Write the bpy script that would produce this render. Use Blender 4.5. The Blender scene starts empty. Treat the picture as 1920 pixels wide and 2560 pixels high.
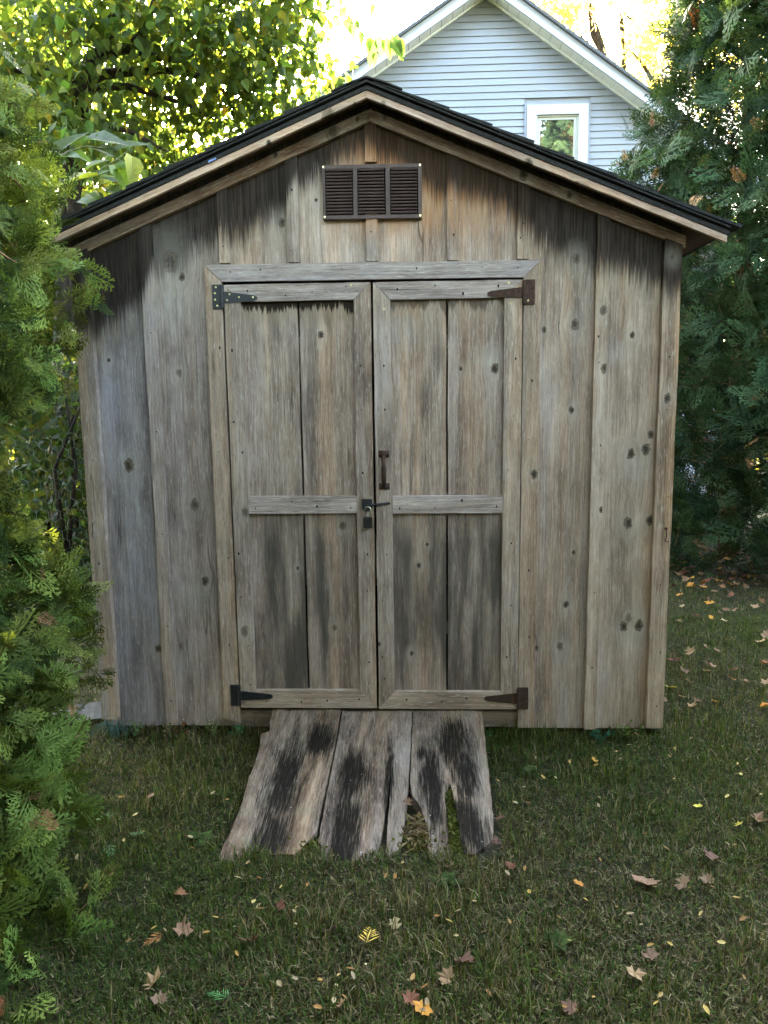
import bpy, bmesh, math, random
import numpy as np
from mathutils import Vector, Matrix

random.seed(7)
RNG = np.random.default_rng(7)
S = bpy.context.scene
COL = S.collection

# ------------------------------------------------------------------ camera
CAM = np.array([0.17274778, -3.2377377, 1.45574273])
CF = np.array([-0.04168304, 0.98827616, -0.14687668])
CR = np.array([0.99910933, 0.04026367, -0.01262482])
CU = np.array([0.00656302, 0.1472721, 0.98907424])
FPX = 1962.019
cam = bpy.data.cameras.new('camera')
cam.sensor_fit = 'VERTICAL'
cam.sensor_height = 36.0
cam.lens = 36.0 * FPX / 2560.0
cam.clip_start = 0.05
cam.clip_end = 600
camo = bpy.data.objects.new('camera', cam)
camo.matrix_world = Matrix(((CR[0], CU[0], -CF[0], CAM[0]), (CR[1], CU[1], -CF[1], CAM[1]),
                            (CR[2], CU[2], -CF[2], CAM[2]), (0, 0, 0, 1)))
COL.objects.link(camo)
S.camera = camo

# ------------------------------------------------------------------ world, sun, exposure
SUN_EL, SUN_AZ = math.radians(27), math.radians(-10)      # azimuth from +Y towards +X
world = bpy.data.worlds.new('World')
S.world = world
world.use_nodes = True
wn = world.node_tree
sky = wn.nodes.new('ShaderNodeTexSky')
sky.sky_type = 'NISHITA'
sky.sun_disc = False
sky.sun_elevation = SUN_EL
sky.sun_rotation = SUN_AZ
sky.air_density = 1.45
sky.dust_density = 3.0
sky.ozone_density = 0.0
bg = wn.nodes['Background']
bg.inputs['Strength'].default_value = 0.15
wn.links.new(sky.outputs[0], bg.inputs['Color'])
sunl = bpy.data.lights.new('sun', 'SUN')
sunl.energy = 4.2
sunl.angle = math.radians(0.6)
sunl.color = (1.0, 0.9, 0.74)
suno = bpy.data.objects.new('sun', sunl)
sdir = Vector((math.sin(SUN_AZ) * math.cos(SUN_EL), math.cos(SUN_AZ) * math.cos(SUN_EL), math.sin(SUN_EL)))
suno.rotation_euler = (-sdir).to_track_quat('-Z', 'Y').to_euler()
suno.location = sdir * 30
COL.objects.link(suno)
S.view_settings.view_transform = 'Standard'
S.view_settings.look = 'None'
S.view_settings.gamma = 1.0
S.view_settings.exposure = 5.2
S.view_settings.use_curve_mapping = False
S.cycles.max_bounces = 8
S.cycles.transmission_bounces = 6
S.cycles.use_denoising = True

# ------------------------------------------------------------------ helpers
def ray(px, py):
    d = CF + (px - 960) / FPX * CR - (py - 1280) / FPX * CU
    return d

def at(px, py, Y=0.0):
    d = ray(px, py)
    return CAM + d * ((Y - CAM[1]) / d[1])

def ground_at(px, py, Z=0.0):
    d = ray(px, py)
    return CAM + d * ((Z - CAM[2]) / d[2])

def sc(x, z, Y):
    """a feature measured on the wall plane y=0, moved to where it really is on the plane y=Y"""
    k = (Y - CAM[1]) / (0 - CAM[1])
    return CAM[0] + (x - CAM[0]) * k, CAM[2] + (z - CAM[2]) * k

def link(o, parent=None):
    COL.objects.link(o)
    if parent is not None:
        o.parent = parent
        o.matrix_parent_inverse = parent.matrix_world.inverted() if False else Matrix.Translation(-parent.location)
    return o

def tag(o, label=None, cat=None, group=None, kind=None):
    if label: o['label'] = label
    if cat: o['category'] = cat
    if group: o['group'] = group
    if kind: o['kind'] = kind
    return o

def empty(name, loc=(0, 0, 0)):
    o = bpy.data.objects.new(name, None)
    o.location = loc
    o.empty_display_size = .1
    COL.objects.link(o)
    return o

def mk(name, verts, faces, mat, parent=None, smooth=False, tint=None):
    me = bpy.data.meshes.new(name)
    me.from_pydata([tuple(float(c) for c in v) for v in verts], [], faces)
    if mat: me.materials.append(mat)
    if smooth:
        for p in me.polygons: p.use_smooth = True
    me.update()
    o = bpy.data.objects.new(name, me)
    if tint: o.color = (tint[0], tint[1], tint[2], 1)
    return link(o, parent)

class MB:
    """collects pieces into one mesh"""
    def __init__(s): s.v = []; s.f = []
    def add(s, v, f):
        n = len(s.v); s.v += [tuple(float(c) for c in p) for p in v]; s.f += [[i + n for i in q] for q in f]
        return s
    def box(s, x0, x1, y0, y1, z0, z1):
        v = [(x0, y0, z0), (x1, y0, z0), (x1, y1, z0), (x0, y1, z0), (x0, y0, z1), (x1, y0, z1), (x1, y1, z1), (x0, y1, z1)]
        return s.add(v, [[0, 3, 2, 1], [4, 5, 6, 7], [0, 1, 5, 4], [1, 2, 6, 5], [2, 3, 7, 6], [3, 0, 4, 7]])
    def prism(s, poly, y0, y1):
        """poly: (x,z) counter-clockwise seen from -y; y0 front, y1 back"""
        a = sum(poly[i][0] * poly[(i + 1) % len(poly)][1] - poly[(i + 1) % len(poly)][0] * poly[i][1] for i in range(len(poly)))
        if a < 0: poly = poly[::-1]
        n = len(poly)
        v = [(p[0], y0, p[1]) for p in poly] + [(p[0], y1, p[1]) for p in poly]
        f = [list(range(n)), list(range(2 * n - 1, n - 1, -1))]
        for i in range(n):
            j = (i + 1) % n
            f.append([i, i + n, j + n, j])
        return s.add(v, f)
    def tube(s, pts, rad, k=6, cap=True):
        pts = [Vector(p) for p in pts]
        if not hasattr(rad, '__len__'): rad = [rad] * len(pts)
        v = []; f = []
        ref = Vector((0.13, 0.31, 0.94))
        for i, p in enumerate(pts):
            t = (pts[min(i + 1, len(pts) - 1)] - pts[max(i - 1, 0)]).normalized()
            a = t.cross(ref)
            if a.length < .05: a = t.cross(Vector((1, 0, 0)))
            a.normalize(); b = t.cross(a)
            for j in range(k):
                w = 2 * math.pi * j / k
                v.append(p + (a * math.cos(w) + b * math.sin(w)) * rad[i])
        for i in range(len(pts) - 1):
            for j in range(k):
                j2 = (j + 1) % k
                f.append([i * k + j, i * k + j2, (i + 1) * k + j2, (i + 1) * k + j])
        if cap:
            f.append(list(range(k - 1, -1, -1)))
            f.append([(len(pts) - 1) * k + j for j in range(k)])
        return s.add(v, f)
    def disc(s, x, z, y, r, t=.002, k=8, rz=1.0):
        return s.prism([(x + r * math.cos(2 * math.pi * i / k), z + r * rz * math.sin(2 * math.pi * i / k)) for i in range(k)], y - t, y)
    def build(s, name, mat, parent=None, smooth=False, tint=None):
        return mk(name, s.v, s.f, mat, parent, smooth, tint)

def rough(poly, amp=.0012, step=.13):
    """long straight edges of sawn, weathered wood are never quite straight"""
    out = []
    n = len(poly)
    for i in range(n):
        a = Vector(poly[i]); b = Vector(poly[(i + 1) % n])
        out.append(tuple(a))
        L = (b - a).length
        k = int(L / step)
        if k > 0:
            nrm = Vector((-(b - a).y, (b - a).x)) / L
            for j in range(1, k + 1):
                t = j / (k + 1)
                out.append(tuple(a + (b - a) * t + nrm * random.uniform(-amp, amp)))
    return out

# ------------------------------------------------------------------ node helper
class NG:
    def __init__(s, name):
        s.m = bpy.data.materials.new(name)
        s.m.use_nodes = True
        s.t = s.m.node_tree
        s.t.nodes.clear()
        s.out = s.t.nodes.new('ShaderNodeOutputMaterial')
    def put(s, sock, v):
        if isinstance(v, bpy.types.NodeSocket): s.t.links.new(v, sock)
        elif v is not None:
            if sock.type == 'RGBA' and len(v) == 3: v = (v[0], v[1], v[2], 1)
            sock.default_value = v
    def N(s, typ, ins=None, **props):
        n = s.t.nodes.new(typ)
        for k, v in props.items(): setattr(n, k, v)
        for k, v in (ins or {}).items(): s.put(n.inputs[k], v)
        return n
    def M(s, op, a, b=None, c=None, clamp=False):
        n = s.N('ShaderNodeMath', operation=op, use_clamp=clamp)
        s.put(n.inputs[0], a)
        if b is not None: s.put(n.inputs[1], b)
        if c is not None: s.put(n.inputs[2], c)
        return n.outputs[0]
    def VM(s, op, a, b=None):
        n = s.N('ShaderNodeVectorMath', operation=op)
        s.put(n.inputs[0], a)
        if b is not None: s.put(n.inputs[1], b)
        return n.outputs['Value'] if op in ('LENGTH', 'DOT_PRODUCT', 'DISTANCE') else n.outputs[0]
    def xyz(s, x, y, z):
        n = s.N('ShaderNodeCombineXYZ')
        for i, v in enumerate((x, y, z)): s.put(n.inputs[i], v)
        return n.outputs[0]
    def noise(s, vec, scale=1.0, detail=3.0, rough=.55, dist=0.0):
        n = s.N('ShaderNodeTexNoise', {'Vector': vec, 'Scale': scale, 'Detail': detail, 'Roughness': rough, 'Distortion': dist})
        return n.outputs['Fac']
    def mr(s, v, a, b, c=0.0, d=1.0, smooth=True):
        n = s.N('ShaderNodeMapRange', interpolation_type='SMOOTHSTEP' if smooth else 'LINEAR')
        for i, x in enumerate((v, a, b, c, d)): s.put(n.inputs[i], x)
        return n.outputs[0]
    def mix(s, fac, a, b, mode='MIX'):
        n = s.N('ShaderNodeMix', data_type='RGBA', blend_type=mode, clamp_factor=True)
        s.put(n.inputs[0], fac); s.put(n.inputs[6], a); s.put(n.inputs[7], b)
        return n.outputs[2]
    def ramp(s, fac, stops):
        n = s.N('ShaderNodeValToRGB', {'Fac': fac})
        e = n.color_ramp.elements
        while len(e) < len(stops): e.new(.5)
        for i, (p, c) in enumerate(stops):
            e[i].position = p; e[i].color = (c[0], c[1], c[2], 1)
        return n.outputs[0]
    def bump(s, h, dist=.002, strength=1.0):
        return s.N('ShaderNodeBump', {'Height': h, 'Distance': dist, 'Strength': strength}).outputs[0]
    def pbsdf(s, color, rough=.8, spec=.25, metal=0.0, normal=None):
        n = s.N('ShaderNodeBsdfPrincipled', {'Base Color': color, 'Roughness': rough, 'Metallic': metal, 'Specular IOR Level': spec})
        if normal is not None: s.put(n.inputs['Normal'], normal)
        s.t.links.new(n.outputs[0], s.out.inputs['Surface'])
        return n
    def co(s): return s.N('ShaderNodeTexCoord').outputs['Object']
    def sep(s, v):
        n = s.N('ShaderNodeSeparateXYZ'); s.put(n.inputs[0], v)
        return n.outputs

def simple(name, color, rough=.7, spec=.3, metal=0.0, var=0.15, scale=40, bump=0.0):
    g = NG(name)
    n = g.noise(g.co(), scale, 4, .6)
    c = g.mix(g.mr(n, .3, .7), tuple(x * (1 - var) for x in color), tuple(min(1, x * (1 + var)) for x in color))
    g.pbsdf(c, rough, spec, metal, g.bump(n, .002, bump) if bump else None)
    return g.m

# ------------------------------------------------------------------ weathered wood
def wood(name, ang=0.0, knots=(), pale=(), stain=None, mildew=(.62, .78, .0), tone=1.0, warm=.35, contrast=1.0, along_y=False, spec=.08):
    """sawn cedar gone grey.  The grain runs along Z (turned about Y by ang); knots: (x, z, radius[, dark]).
    stain: function(g, x, z, across) -> list of (mask, colour)"""
    g = NG(name)
    co0 = g.co()
    co = co0
    if along_y:
        s0 = g.sep(co0)
        co = g.xyz(s0[0], s0[2], s0[1])
    flat_src = co
    if ang:
        co = g.N('ShaderNodeVectorRotate', {'Vector': co, 'Angle': ang}, rotation_type='Y_AXIS').outputs[0]
    X, Y, Z = g.sep(co)
    oi = g.N('ShaderNodeObjectInfo')
    rnd = g.M('MULTIPLY', oi.outputs['Random'], 53.0)
    fs = g.sep(flat_src)
    flat = g.xyz(fs[0], 0.0, fs[2])
    wob = g.noise(g.xyz(g.M('MULTIPLY', X, 4.0), rnd, g.M('MULTIPLY', Z, 1.1)), 1.0, 2, .5)
    A = g.M('ADD', X, g.M('MULTIPLY', wob, .035))
    wob2 = g.noise(flat, 70.0, 2, .5)
    kn = halo = None
    ring = None
    for k in knots:
        kx, kz, kr = k[:3]
        d = g.VM('MULTIPLY', g.VM('SUBTRACT', flat, (kx, 0, kz)), (1 / kr, 0, .72 / kr))
        L = g.VM('LENGTH', d)
        L = g.M('ADD', L, g.M('MULTIPLY', g.M('SUBTRACT', wob2, .5), 1.1))
        c = g.mr(L, .95, .70, 0, k[3] if len(k) > 3 else 1.0)
        h = g.mr(L, 4.2, .8)
        dx = g.sep(d)[0]
        A = g.M('ADD', A, g.M('MULTIPLY', g.M('MULTIPLY', dx, h), -.42 * kr))
        kn = c if kn is None else g.M('MAXIMUM', kn, c)
        halo = h if halo is None else g.M('MAXIMUM', halo, h)
        ring = L if ring is None else g.M('MINIMUM', ring, L)
    yy = g.M('MULTIPLY', Y, 90.0)
    f1 = g.noise(g.xyz(g.M('MULTIPLY', A, 150.0), yy, g.M('ADD', g.M('MULTIPLY', Z, 5.0), rnd)), 1.0, 5, .68)
    f2 = g.noise(g.xyz(g.M('MULTIPLY', A, 24.0), rnd, g.M('MULTIPLY', Z, .9)), 1.0, 4, .6)
    f3 = g.noise(g.xyz(g.M('MULTIPLY', A, 7.0), rnd, g.M('ADD', g.M('MULTIPLY', Z, 2.0), 7.3)), 1.0, 4, .6)
    f4 = g.noise(g.xyz(g.M('MULTIPLY', A, 330.0), yy, g.M('ADD', g.M('MULTIPLY', Z, 26.0), rnd)), 1.0, 2, .5)
    f5 = g.noise(g.xyz(g.M('MULTIPLY', A, 14.0), rnd, g.M('ADD', g.M('MULTIPLY', Z, .5), 3.1)), 1.0, 2, .5)
    f7 = g.noise(g.xyz(g.M('MULTIPLY', A, 20.0), g.M('ADD', rnd, 9.0), g.M('MULTIPLY', Z, 8.0)), 1.0, 4, .6)
    t = g.M('ADD', g.M('ADD', g.M('MULTIPLY', f1, .30), g.M('MULTIPLY', f7, .22)), g.M('ADD', g.M('MULTIPLY', f2, .26), g.M('MULTIPLY', f3, .32)))
    t = g.M('ADD', g.M('MULTIPLY', g.M('SUBTRACT', t, .55), 2.25 * contrast), .49)
    T = tone
    col = g.ramp(t, [(.08, (.066 * T, .049 * T, .041 * T)), (.33, (.212 * T, .166 * T, .143 * T)),
                     (.56, (.372 * T, .300 * T, .260 * T)), (.90, (.585 * T, .49 * T, .43 * T))])
    # brown heartwood still showing through in places
    wm = g.M('MULTIPLY', g.mr(f5, .45, .68), warm)
    col = g.mix(wm, col, g.mix(1.0, col, (1.20, 1.0, .77), 'MULTIPLY'))
    cool = g.M('MULTIPLY', g.mr(f3, .52, .68), .6)
    col = g.mix(cool, col, g.mix(1.0, col, (.90, .94, 1.06), 'MULTIPLY'))
    col = g.mix(1.0, col, oi.outputs['Color'], 'MULTIPLY')
    # pale raised fibres
    col = g.mix(g.M('MULTIPLY', g.mr(f4, .58, .72), .55), col, (.58 * T, .52 * T, .455 * T))
    col = g.mix(g.M('MULTIPLY', g.mr(f4, .40, .27), .45), col, (.05, .044, .038))
    gl = g.M('MULTIPLY', g.mr(g.M('ABSOLUTE', g.M('SUBTRACT', f1, .47)), .035, .006), g.mr(f7, .40, .58))
    col = g.mix(g.M('MULTIPLY', gl, .42), col, g.mix(1.0, col, (.45, .42, .40), 'MULTIPLY'))
    hgt = g.M('ADD', g.M('MULTIPLY', f1, .7), g.M('MULTIPLY', f4, .3))
    # drying cracks
    cr = g.M('MULTIPLY', g.mr(g.M('ABSOLUTE', g.M('SUBTRACT', f5, .52)), .006, .001),
             g.mr(g.noise(g.xyz(g.M('MULTIPLY', X, 9.0), rnd, g.M('MULTIPLY', Z, 2.2)), 1.0, 2, .5), .54, .60))
    col = g.mix(g.M('MULTIPLY', cr, .6), col, (.035, .03, .026))
    hgt = g.M('SUBTRACT', hgt, cr)
    # black mildew blotches
    if mildew[2] > 0:
        f6 = g.noise(g.xyz(g.M('MULTIPLY', A, 9.0), rnd, g.M('ADD', g.M('MULTIPLY', Z, 1.5), 1.7)), 1.0, 5, .62)
        col = g.mix(g.M('MULTIPLY', g.mr(f6, mildew[0] - .12, mildew[1] - .1), mildew[2]), col, (.052, .047, .041))
    for px_, pz_, pr_ in pale:
        d = g.VM('MULTIPLY', g.VM('SUBTRACT', flat, (px_, 0, pz_)), (1 / pr_, 0, 1.3 / pr_))
        L = g.M('ADD', g.VM('LENGTH', d), g.M('MULTIPLY', g.M('SUBTRACT', f3, .5), 1.6))
        col = g.mix(g.M('MULTIPLY', g.mr(L, 1.9, .1, 0, .32), g.mr(f1, .3, .6, .4, 1.0)), col, (.38, .37, .345))
    if stain:
        for mask, c in stain(g, fs[0], fs[2], A, Z, rnd):
            col = g.mix(mask, col, c)
    if kn is not None:
        hm = g.M('MULTIPLY', g.M('SUBTRACT', halo, kn, clamp=True), .22)
        col = g.mix(hm, col, (.40, .37, .32))
        rg = g.M('MULTIPLY_ADD', g.M('SINE', g.M('MULTIPLY', ring, 13.0)), .35, .65)
        kc = g.mix(g.mr(ring, .15, .6), g.mix(rg, (.028, .022, .017), (.06, .048, .036)), g.mix(rg, (.05, .04, .032), (.15, .122, .095)))
        col = g.mix(kn, col, kc)
        hgt = g.M('SUBTRACT', hgt, g.M('MULTIPLY', kn, .5))
    g.pbsdf(col, .9, spec, 0, g.bump(hgt, .0025, .9))
    return g.m

RAKE = .405
RAKE_Z = 2.512
def rake_z(x): return RAKE_Z - RAKE * abs(x + .003)

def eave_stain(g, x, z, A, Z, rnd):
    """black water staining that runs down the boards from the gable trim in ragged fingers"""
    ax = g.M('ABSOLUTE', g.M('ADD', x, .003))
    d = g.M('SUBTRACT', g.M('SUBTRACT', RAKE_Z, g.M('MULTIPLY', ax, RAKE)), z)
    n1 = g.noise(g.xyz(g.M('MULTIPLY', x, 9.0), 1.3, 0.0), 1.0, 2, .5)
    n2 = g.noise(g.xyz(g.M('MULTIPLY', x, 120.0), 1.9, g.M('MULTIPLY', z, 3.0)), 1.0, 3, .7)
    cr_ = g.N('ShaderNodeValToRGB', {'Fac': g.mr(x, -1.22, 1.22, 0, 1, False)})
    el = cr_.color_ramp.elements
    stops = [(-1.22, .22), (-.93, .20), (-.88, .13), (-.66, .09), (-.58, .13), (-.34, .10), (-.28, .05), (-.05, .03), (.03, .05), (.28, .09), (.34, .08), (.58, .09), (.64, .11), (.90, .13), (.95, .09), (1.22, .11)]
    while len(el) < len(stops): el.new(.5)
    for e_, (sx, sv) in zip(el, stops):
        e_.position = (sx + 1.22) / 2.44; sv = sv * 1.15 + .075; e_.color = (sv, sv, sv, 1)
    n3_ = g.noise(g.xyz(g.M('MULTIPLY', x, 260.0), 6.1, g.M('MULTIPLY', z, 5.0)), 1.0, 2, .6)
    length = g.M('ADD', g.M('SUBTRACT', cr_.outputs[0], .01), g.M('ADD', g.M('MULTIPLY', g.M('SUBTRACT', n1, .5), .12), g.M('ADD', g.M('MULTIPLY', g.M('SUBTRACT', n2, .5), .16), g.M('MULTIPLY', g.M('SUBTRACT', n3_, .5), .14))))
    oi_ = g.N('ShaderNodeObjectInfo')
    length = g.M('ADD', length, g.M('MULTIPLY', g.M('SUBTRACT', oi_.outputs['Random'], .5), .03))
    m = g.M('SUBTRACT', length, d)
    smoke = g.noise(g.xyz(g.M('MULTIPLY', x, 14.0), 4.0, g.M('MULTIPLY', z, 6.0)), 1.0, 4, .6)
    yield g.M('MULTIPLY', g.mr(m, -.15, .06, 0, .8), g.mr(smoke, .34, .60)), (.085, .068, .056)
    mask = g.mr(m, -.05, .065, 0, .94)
    # raw orange wood below the stain, round the vent
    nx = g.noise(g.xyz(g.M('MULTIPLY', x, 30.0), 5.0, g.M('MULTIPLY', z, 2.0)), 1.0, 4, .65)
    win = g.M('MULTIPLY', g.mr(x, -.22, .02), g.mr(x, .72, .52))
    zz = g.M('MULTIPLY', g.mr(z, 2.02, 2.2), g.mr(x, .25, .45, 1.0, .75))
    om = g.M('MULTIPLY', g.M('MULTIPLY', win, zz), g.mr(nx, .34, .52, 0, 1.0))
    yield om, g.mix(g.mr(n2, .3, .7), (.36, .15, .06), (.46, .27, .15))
    # tan band along the foot of the stain
    yield g.M('MULTIPLY', g.mr(g.M('ABSOLUTE', g.M('ADD', m, .05)), .07, .0, 0, .45), g.mr(nx, .4, .6)), (.37, .31, .235)
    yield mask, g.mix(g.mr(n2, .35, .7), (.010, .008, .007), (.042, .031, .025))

def door_drips(strength):
    def f(g, x, z, A, Z, rnd):
        d = g.M('SUBTRACT', 1.836, z)
        n = g.noise(g.xyz(g.M('MULTIPLY', x, 95.0), 2.0, g.M('MULTIPLY', z, 4.0)), 1.0, 3, .7)
        n1 = g.noise(g.xyz(g.M('MULTIPLY', x, 16.0), 2.7, 0.0), 1.0, 2, .5)
        m = g.M('SUBTRACT', g.M('ADD', g.M('MULTIPLY', g.M('SUBTRACT', n, .32), .13), g.M('MULTIPLY', g.M('SUBTRACT', n1, .42), .16)), d)
        mask = g.mr(m, -.006, .012, 0, strength)
        yield g.mr(m, -.09, .0, 0, .4 * strength), (.30, .235, .16)
        yield mask, (.022, .016, .012)
        # broad black mildew areas on the lower panels, streaked along the grain
        p = g.noise(g.xyz(g.M('MULTIPLY', A, 11.0), rnd, g.M('MULTIPLY', z, 1.3)), 1.0, 5, .6)
        lowp = g.mr(z, 1.05, .80)
        yield g.M('MULTIPLY', lowp, g.mr(p, .37, .62, .10, .88)), (.060, .055, .047)
        # green algae streaks along the panel edges
        q = g.noise(g.xyz(g.M('MULTIPLY', x, 22.0), 9.0, g.M('MULTIPLY', z, .8)), 1.0, 3, .5)
        yield g.mr(q, .60, .72, 0, .35), (.15, .135, .075)
    return f

def kp(px, py, r, dark=1.0):
    p = at(px, py)
    return (float(p[0]), float(p[2]), r * 1.2, dark)
def pp(px, py, r):
    p = at(px, py)
    return (float(p[0]), float(p[2]), r)

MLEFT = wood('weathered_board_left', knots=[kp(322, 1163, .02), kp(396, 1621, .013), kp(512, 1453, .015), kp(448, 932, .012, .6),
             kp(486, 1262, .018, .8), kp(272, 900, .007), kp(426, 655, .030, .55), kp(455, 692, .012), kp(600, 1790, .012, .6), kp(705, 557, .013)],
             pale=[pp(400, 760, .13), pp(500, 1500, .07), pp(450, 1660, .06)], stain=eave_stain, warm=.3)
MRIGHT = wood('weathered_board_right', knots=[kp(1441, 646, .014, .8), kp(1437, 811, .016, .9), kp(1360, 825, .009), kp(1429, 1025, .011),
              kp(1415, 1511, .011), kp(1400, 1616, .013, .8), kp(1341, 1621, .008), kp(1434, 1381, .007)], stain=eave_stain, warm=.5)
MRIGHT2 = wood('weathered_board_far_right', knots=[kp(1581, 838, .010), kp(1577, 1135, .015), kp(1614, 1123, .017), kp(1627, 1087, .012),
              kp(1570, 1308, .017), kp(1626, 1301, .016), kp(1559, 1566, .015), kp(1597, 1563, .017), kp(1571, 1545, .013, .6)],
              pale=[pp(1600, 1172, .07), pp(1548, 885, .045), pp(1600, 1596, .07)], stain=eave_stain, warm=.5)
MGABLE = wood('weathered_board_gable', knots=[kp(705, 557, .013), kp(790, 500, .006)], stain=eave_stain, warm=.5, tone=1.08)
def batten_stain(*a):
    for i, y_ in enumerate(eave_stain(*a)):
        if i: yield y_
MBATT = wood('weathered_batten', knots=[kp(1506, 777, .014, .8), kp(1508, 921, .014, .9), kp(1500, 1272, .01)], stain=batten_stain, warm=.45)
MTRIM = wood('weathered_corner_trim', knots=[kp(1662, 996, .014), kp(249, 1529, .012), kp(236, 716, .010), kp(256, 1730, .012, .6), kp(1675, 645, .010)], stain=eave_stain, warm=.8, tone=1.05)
MFRAMEV = wood('weathered_door_trim', knots=[kp(1333, 1184, .014), kp(616, 1278, .014, .7), kp(615, 1574, .017, .7), kp(948, 1605, .008)], warm=.5, tone=1.0)
MFRAMEH = wood('weathered_rail', ang=math.pi / 2, warm=.15, tone=1.05)
MDOORL = wood('weathered_door_left', knots=[kp(802.6, 837, .011), kp(857, 1314, .013, .8), kp(837, 1569, .010, .7), kp(745, 1420, .006)],
              stain=door_drips(.97), warm=.6, mildew=(.60, .78, .6))
MDOORR = wood('weathered_door_right', knots=[kp(1237, 921, .015), kp(1152, 922, .007), kp(1047, 1413, .009), kp(1029, 1633, .008), kp(1068, 1361, .006)],
              pale=[pp(1215, 890, .05), pp(1010, 830, .07)], stain=door_drips(.55), warm=.6, mildew=(.62, .8, .5))
a_r = math.atan(RAKE)
MRAKER = wood('rake_board_right', ang=math.pi / 2 - a_r, warm=.9, tone=1.05, knots=[kp(1306, 443, .016), kp(1420, 492, .01), kp(963, 300, .009, .6)])
MRAKEL = wood('rake_board_left', ang=math.pi / 2 + a_r, warm=.9, tone=1.0, knots=[kp(834, 335, .028, .8), kp(895, 304, .009, .7), kp(692, 392, .009)])
MSILL = wood('weathered_sill', ang=math.pi / 2, warm=.6, tone=.8)
MDARKWOOD = wood('dark_roof_deck', ang=0, warm=.6, tone=.42)  # roof deck wood, toned much darker than the wall boards

def ramp_stain(g, x, z, A, Z, rnd):
    # here z is the world y (along the plank): rotten black streaks down the middle of each plank
    n = g.noise(g.xyz(g.M('MULTIPLY', x, 26.0), 0.0, g.M('MULTIPLY', z, 5.0)), 1.0, 5, .65)
    nf = g.noise(g.xyz(g.M('MULTIPLY', x, 190.0), 0.0, g.M('MULTIPLY', z, 9.0)), 1.0, 3, .7)
    tot = None
    for sx, sy, wx, wy in ((-.325, -.56, .055, .26), (-.312, -.86, .05, .16), (-.225, -.26, .045, .13), (-.071, -.50, .05, .17), (-.068, -.80, .045, .2),
                           (.063, -.5, .014, .22), (.315, -.27, .06, .15), (.226, -.55, .035, .22), (.345, -.46, .045, .2), (.33, -.80, .06, .16), (.19, -.35, .02, .04)):
        d = g.VM('LENGTH', g.VM('MULTIPLY', g.VM('SUBTRACT', g.xyz(x, z, 0.0), (sx, sy, 0)), (1 / wx, 1 / wy, 0)))
        d = g.M('ADD', d, g.M('ADD', g.M('MULTIPLY', g.M('SUBTRACT', n, .5), 2.6), g.M('MULTIPLY', g.M('SUBTRACT', nf, .5), 2.4)))
        m = g.mr(d, 1.75, .55)
        tot = m if tot is None else g.M('MAXIMUM', tot, m)
    moss = g.noise(g.xyz(x, z, 0.0), 9.0, 4, .6)
    yield g.mr(moss, .52, .68, 0, .30), (.135, .135, .085)
    yield g.M('MULTIPLY', tot, .97), g.mix(g.mr(nf, .50, .72), (.009, .0075, .006), (.055, .045, .036))
    lich = g.noise(g.xyz(x, z, 3.0), 60.0, 3, .5)
    yield g.mr(lich, .70, .76, 0, .6), (.42, .42, .37)
MRAMP = wood('rotten_plank', along_y=True, stain=ramp_stain, warm=.6, tone=.48, contrast=1.5, spec=.02)

# ------------------------------------------------------------------ other materials
def shingle_mat():
    g = NG('black_asphalt_shingle')
    co = g.co()
    n = g.noise(co, 220, 3, .7)
    n2 = g.noise(co, 12, 3, .6)
    oi = g.N('ShaderNodeObjectInfo')
    c = g.mix(g.mr(n, .35, .7), (.010, .010, .011), (.042, .041, .042))
    c = g.mix(g.mr(n2, .5, .7, 0, .5), c, (.030, .031, .026))
    g.pbsdf(c, .9, .15, 0, g.bump(n, .002, .8))
    return g.m
MSHINGLE = shingle_mat()
def rust_mat():
    g = NG('rusty_iron')
    n = g.noise(g.co(), 60, 5, .65)
    c = g.ramp(n, [(.3, (.022, .015, .012)), (.5, (.05, .026, .018)), (.7, (.095, .045, .026))])
    g.pbsdf(c, .75, .3, .15, g.bump(n, .001, .6))
    return g.m
MRUST = rust_mat()
MBLACK = simple('black_painted_steel', (.014, .016, .020), .45, .4, 0, .25, 50, .2)
MVENT = simple('brown_enamelled_metal', (.085, .058, .054), .5, .2, 0, .15, 25)
MVENTIN = simple('dark_vent_screen', (.012, .010, .010), .9, .1)
MBRASS = simple('brass_screw', (.55, .45, .22), .35, .5, .8, .2, 90)
MSTEEL = simple('bright_shackle_steel', (.72, .68, .58), .28, .5, .9, .1, 60)
MNAIL = simple('dark_nail_head', (.020, .017, .015), .7, .2)
MPAD = simple('black_padlock_case', (.012, .012, .013), .4, .4)
MINSIDE = simple('dark_shed_inside', (.03, .026, .022), .95, .1)
MBLUE = simple('blue_plastic_scrap', (.20, .30, .62), .5, .3)
MSTONE = simple('grey_concrete_paver', (.045, .045, .042), .9, .05, 0, .25, 30, .4)
def siding_mat():
    g = NG('pale_blue_vinyl_siding')
    co = g.co(); s = g.sep(co)
    n = g.noise(g.xyz(g.M('MULTIPLY', s[0], .8), s[1], g.M('MULTIPLY', s[2], 3.0)), 1.0, 4, .6)
    n2 = g.noise(g.xyz(g.M('MULTIPLY', s[0], 6.0), s[1], g.M('MULTIPLY', s[2], 90.0)), 1.0, 3, .6)
    oi = g.N('ShaderNodeObjectInfo')
    c = g.mix(g.mr(n, .35, .7), (.180, .186, .206), (.200, .207, .226))
    c = g.mix(g.M('MULTIPLY', oi.outputs['Random'], .25), c, (.215, .225, .25))
    g.pbsdf(c, .5, .35, 0, g.bump(n2, .001, .15))
    return g.m
MSIDING = siding_mat()
MWHITE = simple('white_vinyl_trim', (.36, .36, .39), .45, .4, 0, .03, 6)
MSOFFIT = simple('cream_soffit_panel', (.60, .59, .55), .5, .3, 0, .05, 8)
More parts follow.
